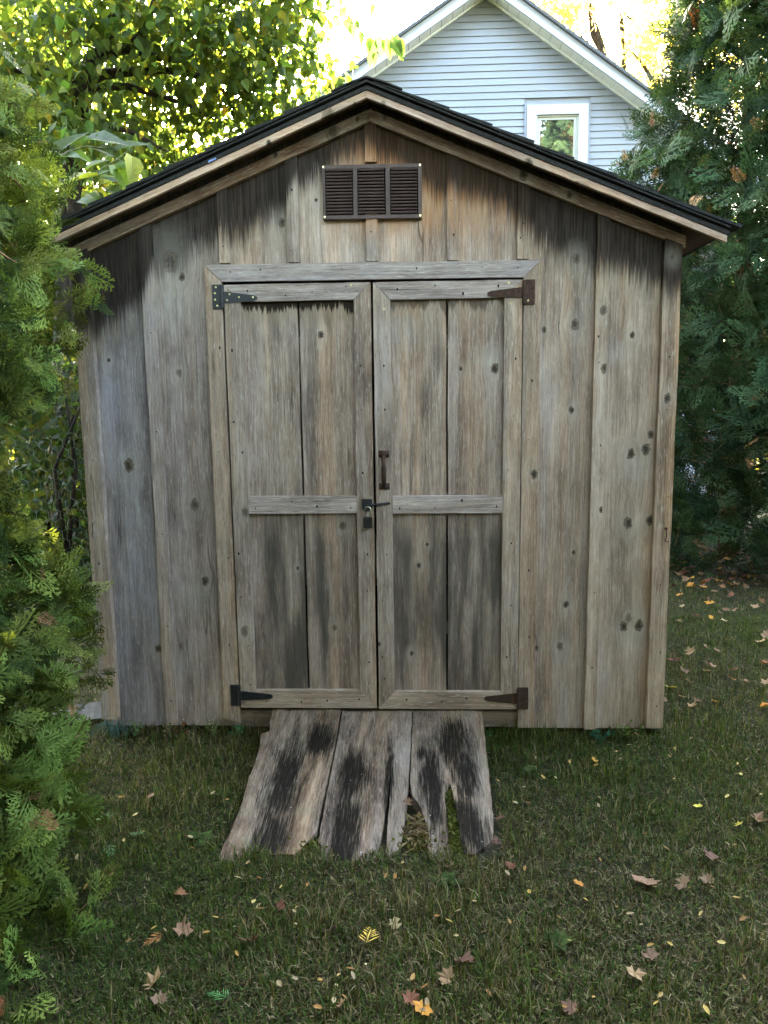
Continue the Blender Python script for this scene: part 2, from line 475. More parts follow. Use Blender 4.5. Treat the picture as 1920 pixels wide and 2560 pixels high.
MCREAM = simple('cream_window_sash', (.36, .35, .30), .45, .4, 0, .03, 6)
MHROOF = simple('grey_house_shingle', (.075, .08, .085), .9, .2, 0, .35, 60, .6)
def glass_mat():
    g = NG('window_pane_glass')
    gl = g.N('ShaderNodeBsdfGlossy', {'Color': (.9, .92, .95), 'Roughness': .02})
    df = g.N('ShaderNodeBsdfDiffuse', {'Color': (.02, .02, .022)})
    n = g.noise(g.co(), 1.3, 2, .5)
    g.put(gl.inputs['Normal'], g.bump(n, .02, .12))
    fr = g.N('ShaderNodeLayerWeight', {'Blend': .45})
    f = g.M('ADD', g.M('MULTIPLY', fr.outputs['Fresnel'], .6), .30, clamp=True)
    m = g.N('ShaderNodeMixShader', {0: f, 1: df.outputs[0], 2: gl.outputs[0]})
    g.t.links.new(m.outputs[0], g.out.inputs['Surface'])
    return g.m
MGLASS = glass_mat()
def bark_mat(name, a, b, sc_=14):
    g = NG(name)
    s = g.sep(g.co())
    n = g.noise(g.xyz(g.M('MULTIPLY', s[0], sc_ * 2), g.M('MULTIPLY', s[1], sc_ * 2), g.M('MULTIPLY', s[2], sc_ * .5)), 1.0, 5, .65)
    c = g.mix(g.mr(n, .32, .68), a, b)
    g.pbsdf(c, .9, .15, 0, g.bump(n, .02, .8))
    return g.m
MBARK = bark_mat('dark_bark', (.010, .008, .006), (.036, .029, .023))
MBARKC = bark_mat('red_brown_cedar_bark', (.09, .05, .028), (.24, .13, .07), 24)
def leaf_mat(name, trans=.45, rough=.5, spec=.3, rvar=.25, tgain=1.3, tb=.45):
    g = NG(name)
    at_ = g.N('ShaderNodeAttribute', attribute_name='Col')
    oi = g.N('ShaderNodeObjectInfo')
    hv = g.N('ShaderNodeHueSaturation', {'Color': at_.outputs['Color'], 'Hue': g.mr(oi.outputs['Random'], 0, 1, .485, .515, False),
             'Value': g.mr(oi.outputs['Random'], 0, 1, 1 - rvar, 1 + rvar, False)})
    n = g.noise(g.co(), 25, 2, .5)
    c = g.mix(1.0, hv.outputs[0], g.mix(g.mr(n, .3, .7), (.8, .8, .8), (1.15, 1.15, 1.1)), 'MULTIPLY')
    p = g.N('ShaderNodeBsdfPrincipled', {'Base Color': c, 'Roughness': rough, 'Specular IOR Level': spec})
    tc = g.mix(1.0, c, (tgain * 1.1, tgain, tgain * tb), 'MULTIPLY')
    tr = g.N('ShaderNodeBsdfTranslucent', {'Color': tc})
    m = g.N('ShaderNodeMixShader', {0: trans, 1: p.outputs[0], 2: tr.outputs[0]})
    g.t.links.new(m.outputs[0], g.out.inputs['Surface'])
    return g.m
MLEAF = leaf_mat('broad_leaf', .5, .55, .2, .25, 2.0)
MMAPLE = leaf_mat('autumn_maple_leaf', .6, .5, .25, .25, 2.4, 1.1)
MCEDAR = leaf_mat('cedar_spray', .14, .75, .08, .35, 1.8)
MFALL = leaf_mat('dry_fallen_leaf', .15, .7, .2, .3, 1.0)
MGRASS = leaf_mat('grass_blade', .25, .8, .06, 0.0, 1.1)

# ------------------------------------------------------------------ batches of leaves
def batch(name, tv, tf, R, T, C, mat, parent=None, tcol=None):
    """one mesh of many transformed copies of a triangle template"""
    tv = np.asarray(tv, np.float32); tf = np.asarray(tf, np.int32)
    N, nv = len(T), len(tv)
    V = (np.einsum('nij,vj->nvi', R, tv) + T[:, None, :]).reshape(-1, 3).astype(np.float32)
    F = (tf[None] + (np.arange(N, dtype=np.int32) * nv)[:, None, None]).reshape(-1, 3)
    c = np.ones((N, nv, 4), np.float32)
    c[:, :, :3] = np.asarray(C, np.float32)[:, None, :]
    if tcol is not None: c[:, :, :3] *= np.asarray(tcol, np.float32)[None, :, None]
    return raw(name, V, F, c.reshape(-1, 4), mat, parent)

def raw(name, V, F, c, mat, parent=None):
    me = bpy.data.meshes.new(name)
    me.vertices.add(len(V)); me.vertices.foreach_set('co', np.ascontiguousarray(V, np.float32).ravel())
    me.loops.add(F.size); me.loops.foreach_set('vertex_index', np.ascontiguousarray(F, np.int32).ravel())
    me.polygons.add(len(F))
    me.polygons.foreach_set('loop_start', np.arange(0, F.size, 3, dtype=np.int32))
    me.polygons.foreach_set('loop_total', np.full(len(F), 3, np.int32))
    a = me.attributes.new('Col', 'FLOAT_COLOR', 'POINT')
    a.data.foreach_set('color', np.ascontiguousarray(c, np.float32).ravel())
    me.materials.append(mat)
    me.update(calc_edges=True)
    o = bpy.data.objects.new(name, me)
    return link(o, parent)

def tpl_mesh(name, tv, tf, col, mat, tcol=None):
    me = bpy.data.meshes.new(name)
    me.from_pydata([tuple(map(float, v)) for v in tv], [], [list(map(int, f)) for f in tf])
    a = me.attributes.new('Col', 'FLOAT_COLOR', 'POINT')
    c = np.ones((len(tv), 4), np.float32); c[:, :3] = col
    if tcol is not None: c[:, :3] *= np.asarray(tcol, np.float32)[:, None]
    a.data.foreach_set('color', c.ravel())
    me.materials.append(mat)
    return me

def frames(D, Nn):
    """rotation matrices whose columns are (dir, side, normal)"""
    D = D / np.linalg.norm(D, axis=1, keepdims=True)
    Nn = Nn - (Nn * D).sum(1, keepdims=True) * D
    Nn /= np.linalg.norm(Nn, axis=1, keepdims=True) + 1e-9
    Sd = np.cross(Nn, D)
    return np.stack([D, Sd, Nn], axis=2)

def m4(R, t, parent=None):
    m = Matrix([[float(R[0, 0]), float(R[0, 1]), float(R[0, 2]), float(t[0])],
                [float(R[1, 0]), float(R[1, 1]), float(R[1, 2]), float(t[1])],
                [float(R[2, 0]), float(R[2, 1]), float(R[2, 2]), float(t[2])], [0, 0, 0, 1]])
    return m

def leaf_tpl(w=.62, fold=.18, droop=.25, tip=1.0):
    """heart-ish broad leaf along +X, folded on its midrib"""
    xs = [0, .12, .38, .70, 1.0]
    hw = [0, .34, .5, .30, 0]
    v = []; f = []
    mid = []
    for x in xs:
        mid.append(len(v)); v.append((x, 0, -droop * x * x))
    L = []; Rr = []
    for x, h in list(zip(xs, hw))[1:4]:
        L.append(len(v)); v.append((x - .06, h * w, h * fold - droop * x * x))
        Rr.append(len(v)); v.append((x - .06, -h * w, h * fold - droop * x * x))
    f += [[mid[0], mid[1], L[0]], [mid[1], mid[2], L[1]], [mid[1], L[1], L[0]], [mid[2], mid[3], L[2]], [mid[2], L[2], L[1]], [mid[3], mid[4], L[2]]]
    f += [[b, a, c] for a, b, c in [[mid[0], mid[1], Rr[0]], [mid[1], mid[2], Rr[1]], [mid[1], Rr[1], Rr[0]], [mid[2], mid[3], Rr[2]], [mid[2], Rr[2], Rr[1]], [mid[3], mid[4], Rr[2]]]]
    return np.array(v), np.array(f)

def small_leaf_tpl():
    v = np.array([(0, 0, 0), (.4, .33, .06), (.45, 0, 0), (.4, -.33, .06), (1, 0, -.12)])
    f = np.array([(0, 2, 1), (2, 4, 1), (0, 3, 2), (2, 3, 4)])
    return v, f

def maple_tpl(curl=.25, seed=0):
    r = random.Random(seed)
    angs = [-150, -118, -85, -58, -38, -14, 0, 14, 38, 58, 85, 118, 150]
    rad = [.52, .46, .80, .58, .86, .62, 1.0, .62, .86, .58, .80, .46, .52]
    v = [(0, 0, 0)]
    for a, q in zip(angs, rad):
        a = math.radians(a + r.uniform(-5, 5)); q *= r.uniform(.88, 1.1)
        x, y = q * math.cos(a), q * math.sin(a)
        v.append((x, y, curl * (q ** 2) * (.5 + .7 * abs(math.sin(a * 1.5 + seed))) + r.uniform(-.03, .05)))
    v.append((-.55, .05, .03)); v.append((-.55, .02, .05))
    f = [(0, i, i + 1) for i in range(1, len(angs))]
    f.append((0, len(angs) + 1, len(angs) + 2))
    return np.array(v), np.array(f)

def spray_tpl(seed, pairs=8, subs=3, droop=.12):
    """a flat arborvitae spray along +X: an axis with alternate, forked branchlets"""
    r = random.Random(seed)
    v = []; f = []; c = []
    def seg(p, a, L, w, z0, tipcol):
        d = np.array([math.cos(a), math.sin(a)]); n = np.array([-d[1], d[0]])
        i = len(v)
        for t, s in ((0, 0), (.55, w), (1, 0), (.55, -w)):
            q = p + d * L * t + n * s
            v.append((q[0], q[1], -droop * (q[0] ** 2) - .10 * q[1] ** 2 + z0))
        f.append((i, i + 3, i + 1)); f.append((i + 1, i + 3, i + 2))
        c.extend([.5, .9 * tipcol, 1.45 * tipcol, .9 * tipcol])
        return d
    seg(np.array([0., 0.]), 0, 1.0, .022, 0, 1)
    for i in range(pairs * 2):
        t = .10 + .84 * i / (pairs * 2)
        sgn = 1 if i % 2 else -1
        L = .50 * (1 - t) ** .75 * r.uniform(.8, 1.12) + .07
        a = sgn * math.radians(r.uniform(34, 50))
        p = np.array([t, 0.])
        z0 = r.uniform(-.03, .03)
        d = seg(p, a, L, .022, z0, r.uniform(.85, 1.2))
        ns = max(1, int(round(subs * 2 * L / .4))) if subs > 0 else 0
        for j in range(ns):
            s = .22 + .68 * j / max(1, ns)
            q = p + d * L * s
            seg(q, a + (1 if j % 2 else -1) * math.radians(r.uniform(28, 44)), L * .46 * (1.1 - s) + .045, .020, z0 + r.uniform(-.012, .012), r.uniform(.85, 1.25))
    return np.array(v), np.array(f), np.array(c)

GREENS = np.array([[.060, .105, .022], [.085, .125, .025], [.045, .085, .022], [.11, .135, .03], [.14, .13, .025]])
def pick(cols, n, var=.2, p=None):
    c = np.asarray(cols, float)[RNG.choice(len(cols), n, p=p)]
    return c * (1 + RNG.uniform(-var, var, (n, 1)))

# ------------------------------------------------------------------ ground and sky things
def ground_mat():
    g = NG('lawn_soil')
    co = g.co()
    n = g.noise(co, 30, 5, .7); n2 = g.noise(co, 1.6, 4, .6); n3 = g.noise(co, 160, 3, .7)
    c = g.mix(g.mr(n, .3, .7), (.014, .013, .006), (.038, .032, .017))
    c = g.mix(g.mr(n2, .45, .7, 0, .6), c, (.018, .028, .010))
    c = g.mix(g.mr(n3, .55, .75, 0, .5), c, (.10, .082, .045))
    g.pbsdf(c, .95, .1, 0, g.bump(n, .03, .8))
    return g.m
MGROUND = ground_mat()
def build_ground():
    xs = sorted(set([-250, -120, -60, -30, -15, -8] + [round(-5 + .5 * i, 2) for i in range(27)] + [12, 20, 40, 80, 150, 250]))
    ys = sorted(set([-250, -120, -60, -30, -15, -9] + [round(-5 + .5 * i, 2) for i in range(29)] + [14, 25, 50, 100, 250]))
    v = []; f = []
    for y in ys:
        for x in xs:
            b = 0.0
            if -6 < x < 9 and -6 < y < 10:
                b = .012 * math.sin(x * 2.3 + 1) * math.cos(y * 1.9) - .004
                if -1.6 < x < 1.6 and -1.1 < y < .6: b *= .2
            v.append((x, y, b))
    nx = len(xs)
    for j in range(len(ys) - 1):
        for i in range(nx - 1):
            f.append([j * nx + i, j * nx + i + 1, (j + 1) * nx + i + 1, (j + 1) * nx + i])
    o = mk('lawn_ground', v, f, MGROUND, None, True)
    tag(o, 'mown lawn ground running from the camera past the shed', None, None, 'structure')
build_ground()

# ------------------------------------------------------------------ THE SHED
shed = empty('garden_shed', (0, 0, 0))
tag(shed, 'weathered grey board-and-batten garden shed with double doors and black shingled gable roof', 'shed')

def vboard(name, x0, x1, zb, zt_fn, y0, y1, mat, parent, tint=(1, 1, 1), amp=.0012, corr=True):
    """upright board; x's and z's were measured on the plane y=0"""
    if corr:
        a0, zb2 = sc(x0, zb, y0); a1, _ = sc(x1, zb, y0)
    else:
        a0, a1, zb2 = x0, x1, zb
    poly = [(a0, zb2), (a1, zb2), (a1, zt_fn(a1))]
    if a0 < -.003 < a1: poly.append((-.003, zt_fn(-.003)))
    poly.append((a0, zt_fn(a0)))
    lean = random.uniform(-.002, .002)
    return MB().prism(rough(poly, amp), y0 + lean, y1).build(name, mat, parent, tint=tint)

top = lambda x: rake_z(x) + .064  # above the trim the stain colour also paints the recess's shade black
topb = lambda x: rake_z(x) - .001
W_B = [  # x0, x1, bottom z, material, tint
    (-1.212, -.917, .031, MLEFT, (.80, .89, 1.06)), (-.913, -.604, .032, MLEFT, (.92, .93, .97)),
    (.604, .914, .028, MRIGHT, (.98, .96, .93)), (.918, 1.212, .028, MRIGHT2, (1.12, 1.07, .98)),
]
for x0, x1, zb, m, t in W_B:
    vboard('wall_board', x0, x1, zb, top, 0.0, .022, m, shed, t)
for x0, x1, t in ((-.600, -.312, (1.0, .98, .96)), (-.308, -.004, (1.1, 1.06, 1.0)), (0.0, .318, (1.12, 1.06, 1.0)), (.322, .600, (1.02, .98, .95))):
    vboard('wall_board', x0, x1, 1.93, top, 0.0, .022, MGABLE, shed, t)
BY = -.024
for x0, x1, zb, t in ((-.936, -.886, .032, (.92, .93, .96)), (-.613, -.571, 1.990, (1.1, 1.07, 1.02)), (-.334, -.289, 1.988, (1.0, .99, .98)),
                      (-.0215, .024, 2.362, (.86, .86, .88)), (-.0205, .025, 1.986, (.95, .95, .96)), (.300, .345, 1.984, (.9, .9, .92)), (.577, .622, 1.983, (1, .98, .95)), (.888, .937, .022, (1.14, 1.07, .94))):
    vboard('batten', x0, x1, zb, (topb if zb < 1.9 or zb > 2.3 or abs(x0) > .1 else (lambda x: 2.165)), BY, -.0005, MBATT, shed, t, .0018)
vboard('corner_trim', -1.221, -1.150, .058, topb, -.034, -.0008, MTRIM, shed, (.80, .82, .84), .0015)
vboard('corner_trim', 1.151, 1.2205, .030, topb, -.030, -.0008, MTRIM, shed, (1.16, 1.06, .90), .0015)
# missing corner of the left trim shows the dark end of the side wall
# door surround: mitred header and two posts
hy = -.026
H = lambda x, z: sc(x, z, hy)
MB().prism(rough([H(-.675, 1.985), H(.671, 1.979), H(.602, 1.913), H(-.605, 1.918)]), hy, -.001).build('door_header', MFRAMEH, shed, tint=(.90, .93, 1.0))
MB().prism(rough([H(-.6765, 1.983), H(-.6075, 1.917), H(-.6065, .045), H(-.6755, .06)]), hy + .002, -.001).build('door_post', MFRAMEV, shed, tint=(1.0, .96, .88))
MB().prism(rough([H(.672, 1.977), H(.673, .027), H(.6035, .027), H(.6035, 1.911)]), hy + .002, -.001).build('door_post', MFRAMEV, shed, tint=(.98, .93, .84))
# sill log under the doors
MB().prism(rough([(-.604, .03), (.604, .03), (.604, .100), (-.604, .100)], .004, .09), .0, .05).build('sill_beam', MSILL, shed, tint=(.8, .76, .7))
# nails
def nail_strip(name, pts, y, parent, r=.0042):
    b = MB()
    for x, z in pts:
        X_, Z_ = sc(x, z, y)
        b.disc(X_ + random.uniform(-.003, .003), Z_, y, r * random.uniform(.5, 1.0), .0012, 7, random.uniform(.9, 1.9))
    o = b.build(name, MNAIL, parent)
    o['kind'] = 'stuff'
    return o
pts = []
for xx, zs in ((-.912, (1.72, 1.30, .88, .47, .16)), (.912, (1.70, 1.60, 1.24, .62, .30)), (-1.19, (1.62, 1.2, .75, .45, .1)), (1.19, (1.58, 1.37, 1.03, .66, .35, .12)),
               (-.592, (2.16, 2.04)), (-.31, (2.26, 2.06)), (.322, (2.2, 2.07)), (.60, (2.13, 2.12, 2.04)), (.002, (2.44, 2.40, 2.08)),
               (-.64, (1.66, 1.25, .80, .42)), (.64, (1.48, 1.25, .70, .45))):
    pts += [(xx + random.uniform(-.012, .012), z + random.uniform(-.03, .03)) for z in zs]
pts += [(-.57, 1.955), (-.45, 1.962), (-.12, 1.958), (.18, 1.955), (.44, 1.955), (.58, 1.95)]
nail_strip('nail_heads', pts, -.0345, shed, .0038)

# ------------------------------------------------------------------ doors
DY = -.004        # face of the door boards
FY = -.027        # face of the door frames
def dprism(poly, y0, y1, name, mat, parent, tint=(1, 1, 1), amp=.001):
    return MB().prism(rough([sc(x, z, y0) for x, z in poly], amp), y0, y1).build(name, mat, parent, tint=tint)

def screws(parent, pts, y, r=.0045, mat=None):
    b = MB()
    for x, z in pts:
        b.disc(x, z, y, r, .0025, 8)
    o = b.build('screw_heads', mat or MBRASS, parent)
    o['kind'] = 'stuff'
    return o

def t_hinge(door, px0, px1, zb, zt, tipx, rz0, rz1, tipz, mat, name, tips=True):
    y = FY - .004
    b = MB()
    p = [sc(px0, zb, y), sc(px1, zb, y), sc(px1, zt, y), sc(px0, zt, y)]
    b.prism(p, y, FY + .006)
    kx = px1 if tipx > px1 else px0            # knuckle side
    sx = 1 if tipx > px1 else -1
    a, z0 = sc(kx, rz0, y); _, z1 = sc(kx, rz1, y); tx, tz = sc(tipx, tipz, y)
    poly = [(a, z0), (tx - sx * .012, tz - .011), (tx, tz - .005), (tx, tz + .005), (tx - sx * .012, tz + .011), (a, z1)]
    b.prism(poly, y - .0015, FY + .0005)
    kz0, kz1 = sc(kx, zb + .004, y)[1], sc(kx, zt - .004, y)[1]
    b.tube([(a - sx * .002, y - .003, kz0), (a - sx * .002, y - .003, kz1)], .0065, 8)
    o = b.build('hinge', mat, door)
    if name: o['label'] = name
    return o

def make_door(side):
    L = side < 0
    x0, x1 = (-.600, -.0065) if L else (.0035, .600)
    d = empty('door', (0, 0, 0)); d.parent = shed
    zt, zb = (1.9055, .1145) if L else (1.9045, .112)
    if1, if0 = (1.8375, .1945) if L else (1.8355, .190)
    sl = (-.534, -.076) if L else (.0715, .5285)        # stile inner edges
    g_ = -.300 if L else .299
    mat = MDOORL if L else MDOORR
    tl, tr_ = ((.98, .94, .88), (1.0, .95, .9)) if L else ((1.06, 1.0, .93), (1.0, .96, .92))
    dprism([(x0 + .01, zb + .01), (g_ - .0045, zb + .01), (g_ - .0035, zt - .01), (x0 + .01, zt - .01)], DY, .018, 'door_board', mat, d, tl)
    dprism([(g_ + .0035, zb + .01), (x1 - .008, zb + .01), (x1 - .008, zt - .01), (g_ + .0045, zt - .01)], DY, .018, 'door_board', mat, d, tr_)
    # cleats behind the gap
    for c0, c1 in ((1.59, 1.695), (.95, 1.06), (.45, .50) if not L else (.12, .2)):
        dprism([(g_ - .06, c0), (g_ + .06, c0), (g_ + .06, c1), (g_ - .06, c1)], .0185, .04, 'cleat', MFRAMEH, d, (.8, .78, .74))
    e = .0008
    # mitred frame: stiles and rails
    dprism([(x0, zb), (sl[0], if0), (sl[0], if1), (x0, zt)], FY, DY - .0005, 'stile', MFRAMEV, d, (.98, .96, .92) if L else (.95, .92, .87))
    dprism([(x1, zb), (x1, zt), (sl[1], if1), (sl[1], if0)], FY, DY - .0005, 'stile', MFRAMEV, d, (.96, .93, .88) if L else (1.0, .97, .9))
    dprism([(x0 + .0015, zt), (sl[0] + .0012, if1 + e), (sl[1] - .0012, if1 + e), (x1 - .0015, zt)], FY - .001, DY - .0005, 'rail', MFRAMEH, d, (.98, 1.0, 1.06))
    dprism([(x0 + .0015, zb), (x1 - .0015, zb), (sl[1] - .0012, if0 - e), (sl[0] + .0012, if0 - e)], FY - .001, DY - .0005, 'rail', MFRAMEH, d, (.92, .88, .80))
    mz0, mz1 = (.971, 1.043) if L else (.9675, 1.040)
    dprism([(sl[0] + .0015, mz0), (sl[1] - .0015, mz0), (sl[1] - .0015, mz1), (sl[0] + .0015, mz1)], FY - .002, DY - .0005, 'rail', MFRAMEH, d, (1.22, 1.24, 1.30))
    np_ = []
    for zz in (1.62, 1.35, 1.18, .80, .62, .36, .24):
        np_ += [((x0 + sl[0]) / 2 + random.uniform(-.018, .018), zz + random.uniform(-.05, .05)), ((x1 + sl[1]) / 2 + random.uniform(-.018, .018), zz + random.uniform(-.05, .05))]
    cx = (x0 + x1) / 2
    for dx in (-.2, -.05, .06, .2):
        np_ += [(cx + dx, 1.87 + random.uniform(-.02, .02)), (cx + dx + .02, .155 + random.uniform(-.02, .02)), (cx + dx, 1.005 + random.uniform(-.022, .022))]
    nail_strip('nail_heads', np_, FY - .0022, d, .0045)
    return d
dl = make_door(-1)
dl['label'] = 'left door leaf'
dr = make_door(1)
dr['label'] = 'right door leaf'
t_hinge(dl, -.648, -.606, 1.811, 1.907, -.465, 1.833, 1.880, 1.851, MBLACK, 'black painted hinge')
t_hinge(dl, -.643, -.602, .124, .217, -.459, .148, .190, .166, MBLACK, 'black painted hinge')
t_hinge(dr, .602, .648, 1.807, 1.904, .460, 1.833, 1.876, 1.851, MRUST, 'rusty hinge')
t_hinge(dr, .600, .646, .112, .208, .459, .136, .184, .159, MRUST, 'rusty hinge')
yh = FY - .0057
screws(dl, [sc(a, b, yh) for a, b in ((-.632, 1.897), (-.637, 1.873), (-.637, 1.848), (-.629, 1.824))], FY - .0042, .0040)
screws(dl, [sc(a, b, yh) for a, b in ((-.577, 1.868), (-.588, 1.845), (-.539, 1.856), (-.482, 1.855))], FY - .0057, .0040)
screws(dl, [sc(-.085, 1.895, yh)], FY - .0012, .0045)
screws(dr, [sc(.545, 1.893, yh), sc(.046, 1.80, yh), sc(.553, 1.815, yh)], FY - .0012, .0045)
screws(dr, [sc(.622, 1.823, yh)], FY - .0042, .0035)
screws(dl, [sc(a, b, yh) for a, b in ((-.625, .205), (-.630, .185), (-.630, .16), (-.624, .138), (-.58, .172), (-.55, .166))], FY - .0057, .0030, MNAIL)

# pull handle: two plates and a bowed grip
hd = MB()
def P2(x, z, y): 
    a, b = sc(x, z, y); return a, b
for z0, z1 in ((1.2035, 1.231), (1.0695, 1.096)):
    a0, b0 = P2(.0165, z0, FY); a1, b1 = P2(.0615, z1, FY)
    hd.box(a0, a1, FY - .004, FY + .0005, b0, b1)
gx = sc(.038, 1.15, FY)[0]
gp = [(gx, FY - .004, sc(0, 1.210, FY)[1]), (gx, FY - .022, sc(0, 1.195, FY)[1]), (gx, FY - .033, sc(0, 1.165, FY)[1]), (gx, FY - .034, sc(0, 1.145, FY)[1]), (gx, FY - .031, sc(0, 1.125, FY)[1]), (gx, FY - .020, sc(0, 1.103, FY)[1]), (gx, FY - .004, sc(0, 1.088, FY)[1])]
hd.tube(gp, [.008, .0095, .0105, .011, .0105, .0095, .008], 8)
hd.build('handle', MRUST, dr, True)
# hasp on the left door with a swing bar onto the right one
hs = MB()
a0, b0 = sc(-.056, .988, FY); a1, b1 = sc(-.012, 1.030, FY)
hs.box(a0, a1, FY - .006, FY + .0005, b0, b1)
hs.box(a0 + .006, a1 - .008, FY - .016, FY - .006, b0 - .006, b1 - .022)
hs.tube([(sc(-.03, 1.008, FY)[0], FY - .012, sc(0, 1.004, FY)[1]), (sc(.0, 1.008, FY)[0], FY - .012, sc(0, 1.007, FY)[1]), (sc(.062, 1.015, FY)[0], FY - .010, sc(0, 1.013, FY)[1])], [.0048, .0046, .0055], 8)
hs.build('hasp', MBLACK, dl)
# padlock hanging in the hasp
lx, lz = sc(-.0315, .93, FY - .014)
pad = empty('padlock', (lx, FY - .014, lz))
tag(pad, 'small black padlock with bright shackle hanging from the hasp between the doors', 'padlock')
pb = MB()
pw, ph, pd = .0185, .022, .009
pb.prism([(lx - pw + .003, lz - ph), (lx + pw - .003, lz - ph), (lx + pw, lz - ph + .004), (lx + pw, lz + ph - .004), (lx + pw - .003, lz + ph), (lx - pw + .003, lz + ph), (lx - pw, lz + ph - .004), (lx - pw, lz - ph + .004)], FY - .014 - pd, FY - .014 + pd)
pb.build('body', MPAD, pad)
sh = MB()
arc = [(lx - .0125, FY - .014, lz + ph - .002), (lx - .0125, FY - .014, lz + ph + .030)]
for i in range(1, 8):
    w = math.pi * (1 - i / 8)
    arc.append((lx + .0125 * math.cos(w), FY - .014, lz + ph + .032 + .0125 * math.sin(w)))
arc += [(lx + .0125, FY - .014, lz + ph + .030), (lx + .0125, FY - .014, lz + ph - .002)]
sh.tube(arc, .0028, 7)
sh.build('shackle', MSTEEL, pad, True)
# wire hooks on the corner trims
hk = MB()
c = [sc(x, z, -.036) for x, z in ((1.201, .897), (1.203, .885), (1.2035, .868), (1.2015, .856), (1.198, .848), (1.203, .843), (1.213, .842))]
hk.tube([(p[0], -.036, p[1]) for p in c], .0022, 6)
hk.disc(c[0][0], c[0][1], -.031, .006, .006)
hk.build('wire_hook', MRUST, shed)
hk = MB()
c = [sc(x, z, -.040) for x, z in ((-1.197, .937), (-1.205, .932), (-1.205, .90), (-1.21, .878), (-1.202, .872))]
hk.tube([(p[0], -.040, p[1]) for p in c], .0022, 6)
hk.build('wire_hook', MBLACK, shed)

# ------------------------------------------------------------------ gable vent: frame + 3 x 14 louvres
vent = empty('gable_vent', (0, 0, 0)); vent.parent = shed
vy = -.032
V4 = [sc(-.1905, 2.354, vy), sc(.2005, 2.3515, vy), sc(.2015, 2.150, vy), sc(-.1955, 2.152, vy)]
vx0, vx1 = V4[0][0], V4[1][0]; vz1, vz0 = V4[0][1] - .0005, V4[2][1]
tilt = -.0055
vb = MB()
def vbox(x0, x1, z0, z1, y0, y1): 
    # follows the slight tilt of the vent
    sk = lambda x: tilt * (x - vx0)
    vb.prism([(x0, z0 + sk(x0)), (x1, z0 + sk(x1)), (x1, z1 + sk(x1)), (x0, z1 + sk(x0))], y0, y1)
cols = [(.0105, .1215), (.1375, .2495), (.2665, .3775)]
w_ = vx1 - vx0
cols = [(vx0 + a / .391 * w_, vx0 + b / .391 * w_) for a, b in cols]
vbox(vx0, vx1, vz0, vz0 + .014, vy, -.0005)
vbox(vx0, vx1, vz1 - .014, vz1, vy, -.0005)
xs_ = [vx0] + [q for c_ in cols for q in c_] + [vx1]
for i in range(0, 8, 2):
    vbox(xs_[i], xs_[i + 1], vz0 + .014, vz1 - .014, vy + .0002, -.0005)
vb.build('vent_frame', MVENT, vent)
bk = MB().box(vx0 + .008, vx1 - .008, -.006, -.003, vz0 + .010, vz1 - .010)
bk.build('vent_screen', MVENTIN, vent)
nl = 14
pitch = (vz1 - vz0 - .030) / nl
lm = bpy.data.meshes.new('louvre_slat')
cw = cols[0][1] - cols[0][0]
lb = MB()
prof = [(-.001, pitch * .52), (-.0085, pitch * .30), (-.0115, 0.0), (-.0085, -pitch * .22), (-.0075, -pitch * .22), (-.0095, 0.0), (-.007, pitch * .26), (-.0005, pitch * .46)]
n_ = len(prof)
vv = [(0.004, p[0], p[1]) for p in prof] + [(cw - .004, p[0], p[1]) for p in prof]
vv = [(x, y * (1.0), z) for x, y, z in vv]
ff = [[i, (i + 1) % n_, (i + 1) % n_ + n_, i + n_] for i in range(n_)] + [list(range(n_ - 1, -1, -1)), list(range(n_, 2 * n_))]
lm.from_pydata(vv, [], ff); lm.materials.append(MVENT)
for c0, c1 in cols:
    for i in range(nl):
        o = bpy.data.objects.new('louvre_slat', lm)
        o.location = (c0, vy + .004, vz0 + .0155 + pitch * (i + .42) + tilt * (c0 - vx0))
        o.rotation_euler = (0, -tilt, 0)
        COL.objects.link(o); o.parent = vent
screws(vent, [(V4[0][0] + .005, vz1 - .007), (V4[1][0] - .006, vz1 - .008), (V4[1][0] - .006, vz0 + .006), (V4[0][0] + .006, vz0 + .008)], vy, .0042)

# ------------------------------------------------------------------ gable trim, fascia, roof
fy = -.030
def Hf(x, z): return sc(x, z, fy)
def rprism(xa, xb, z_bot, z_top, y0, y1, name, mat, tint, amp=.001):
    """board following the rake between xa and xb (world), given the heights at the ridge line"""
    s = RAKE
    poly = [(xa, z_bot - s * abs(xa)), (xb, z_bot - s * abs(xb)), (xb, z_top - s * abs(xb)), (xa, z_top - s * abs(xa))]
    return MB().prism(rough(poly, amp), y0, y1).build(name, mat, shed, tint=tint)
rprism(.0006, 1.222, 2.5025, 2.546, fy, -.0005, 'gable_trim', MRAKER, (.66, .56, .50))
rprism(-1.222, -.0006, 2.5015, 2.545, fy, -.0005, 'gable_trim', MRAKEL, (.60, .53, .48))
FYY = -.172
rprism(.0006, 1.325, 2.5375, 2.562, FYY, -.1525, 'fascia_board', MRAKER, (1.12, 1.0, .93))
rprism(-1.325, -.0006, 2.5375, 2.562, FYY, -.1525, 'fascia_board', MRAKEL, (1.08, 1.02, 1.0))
DEPTH = 2.62
roof = empty('roof', (0, 0, 0)); roof.parent = shed
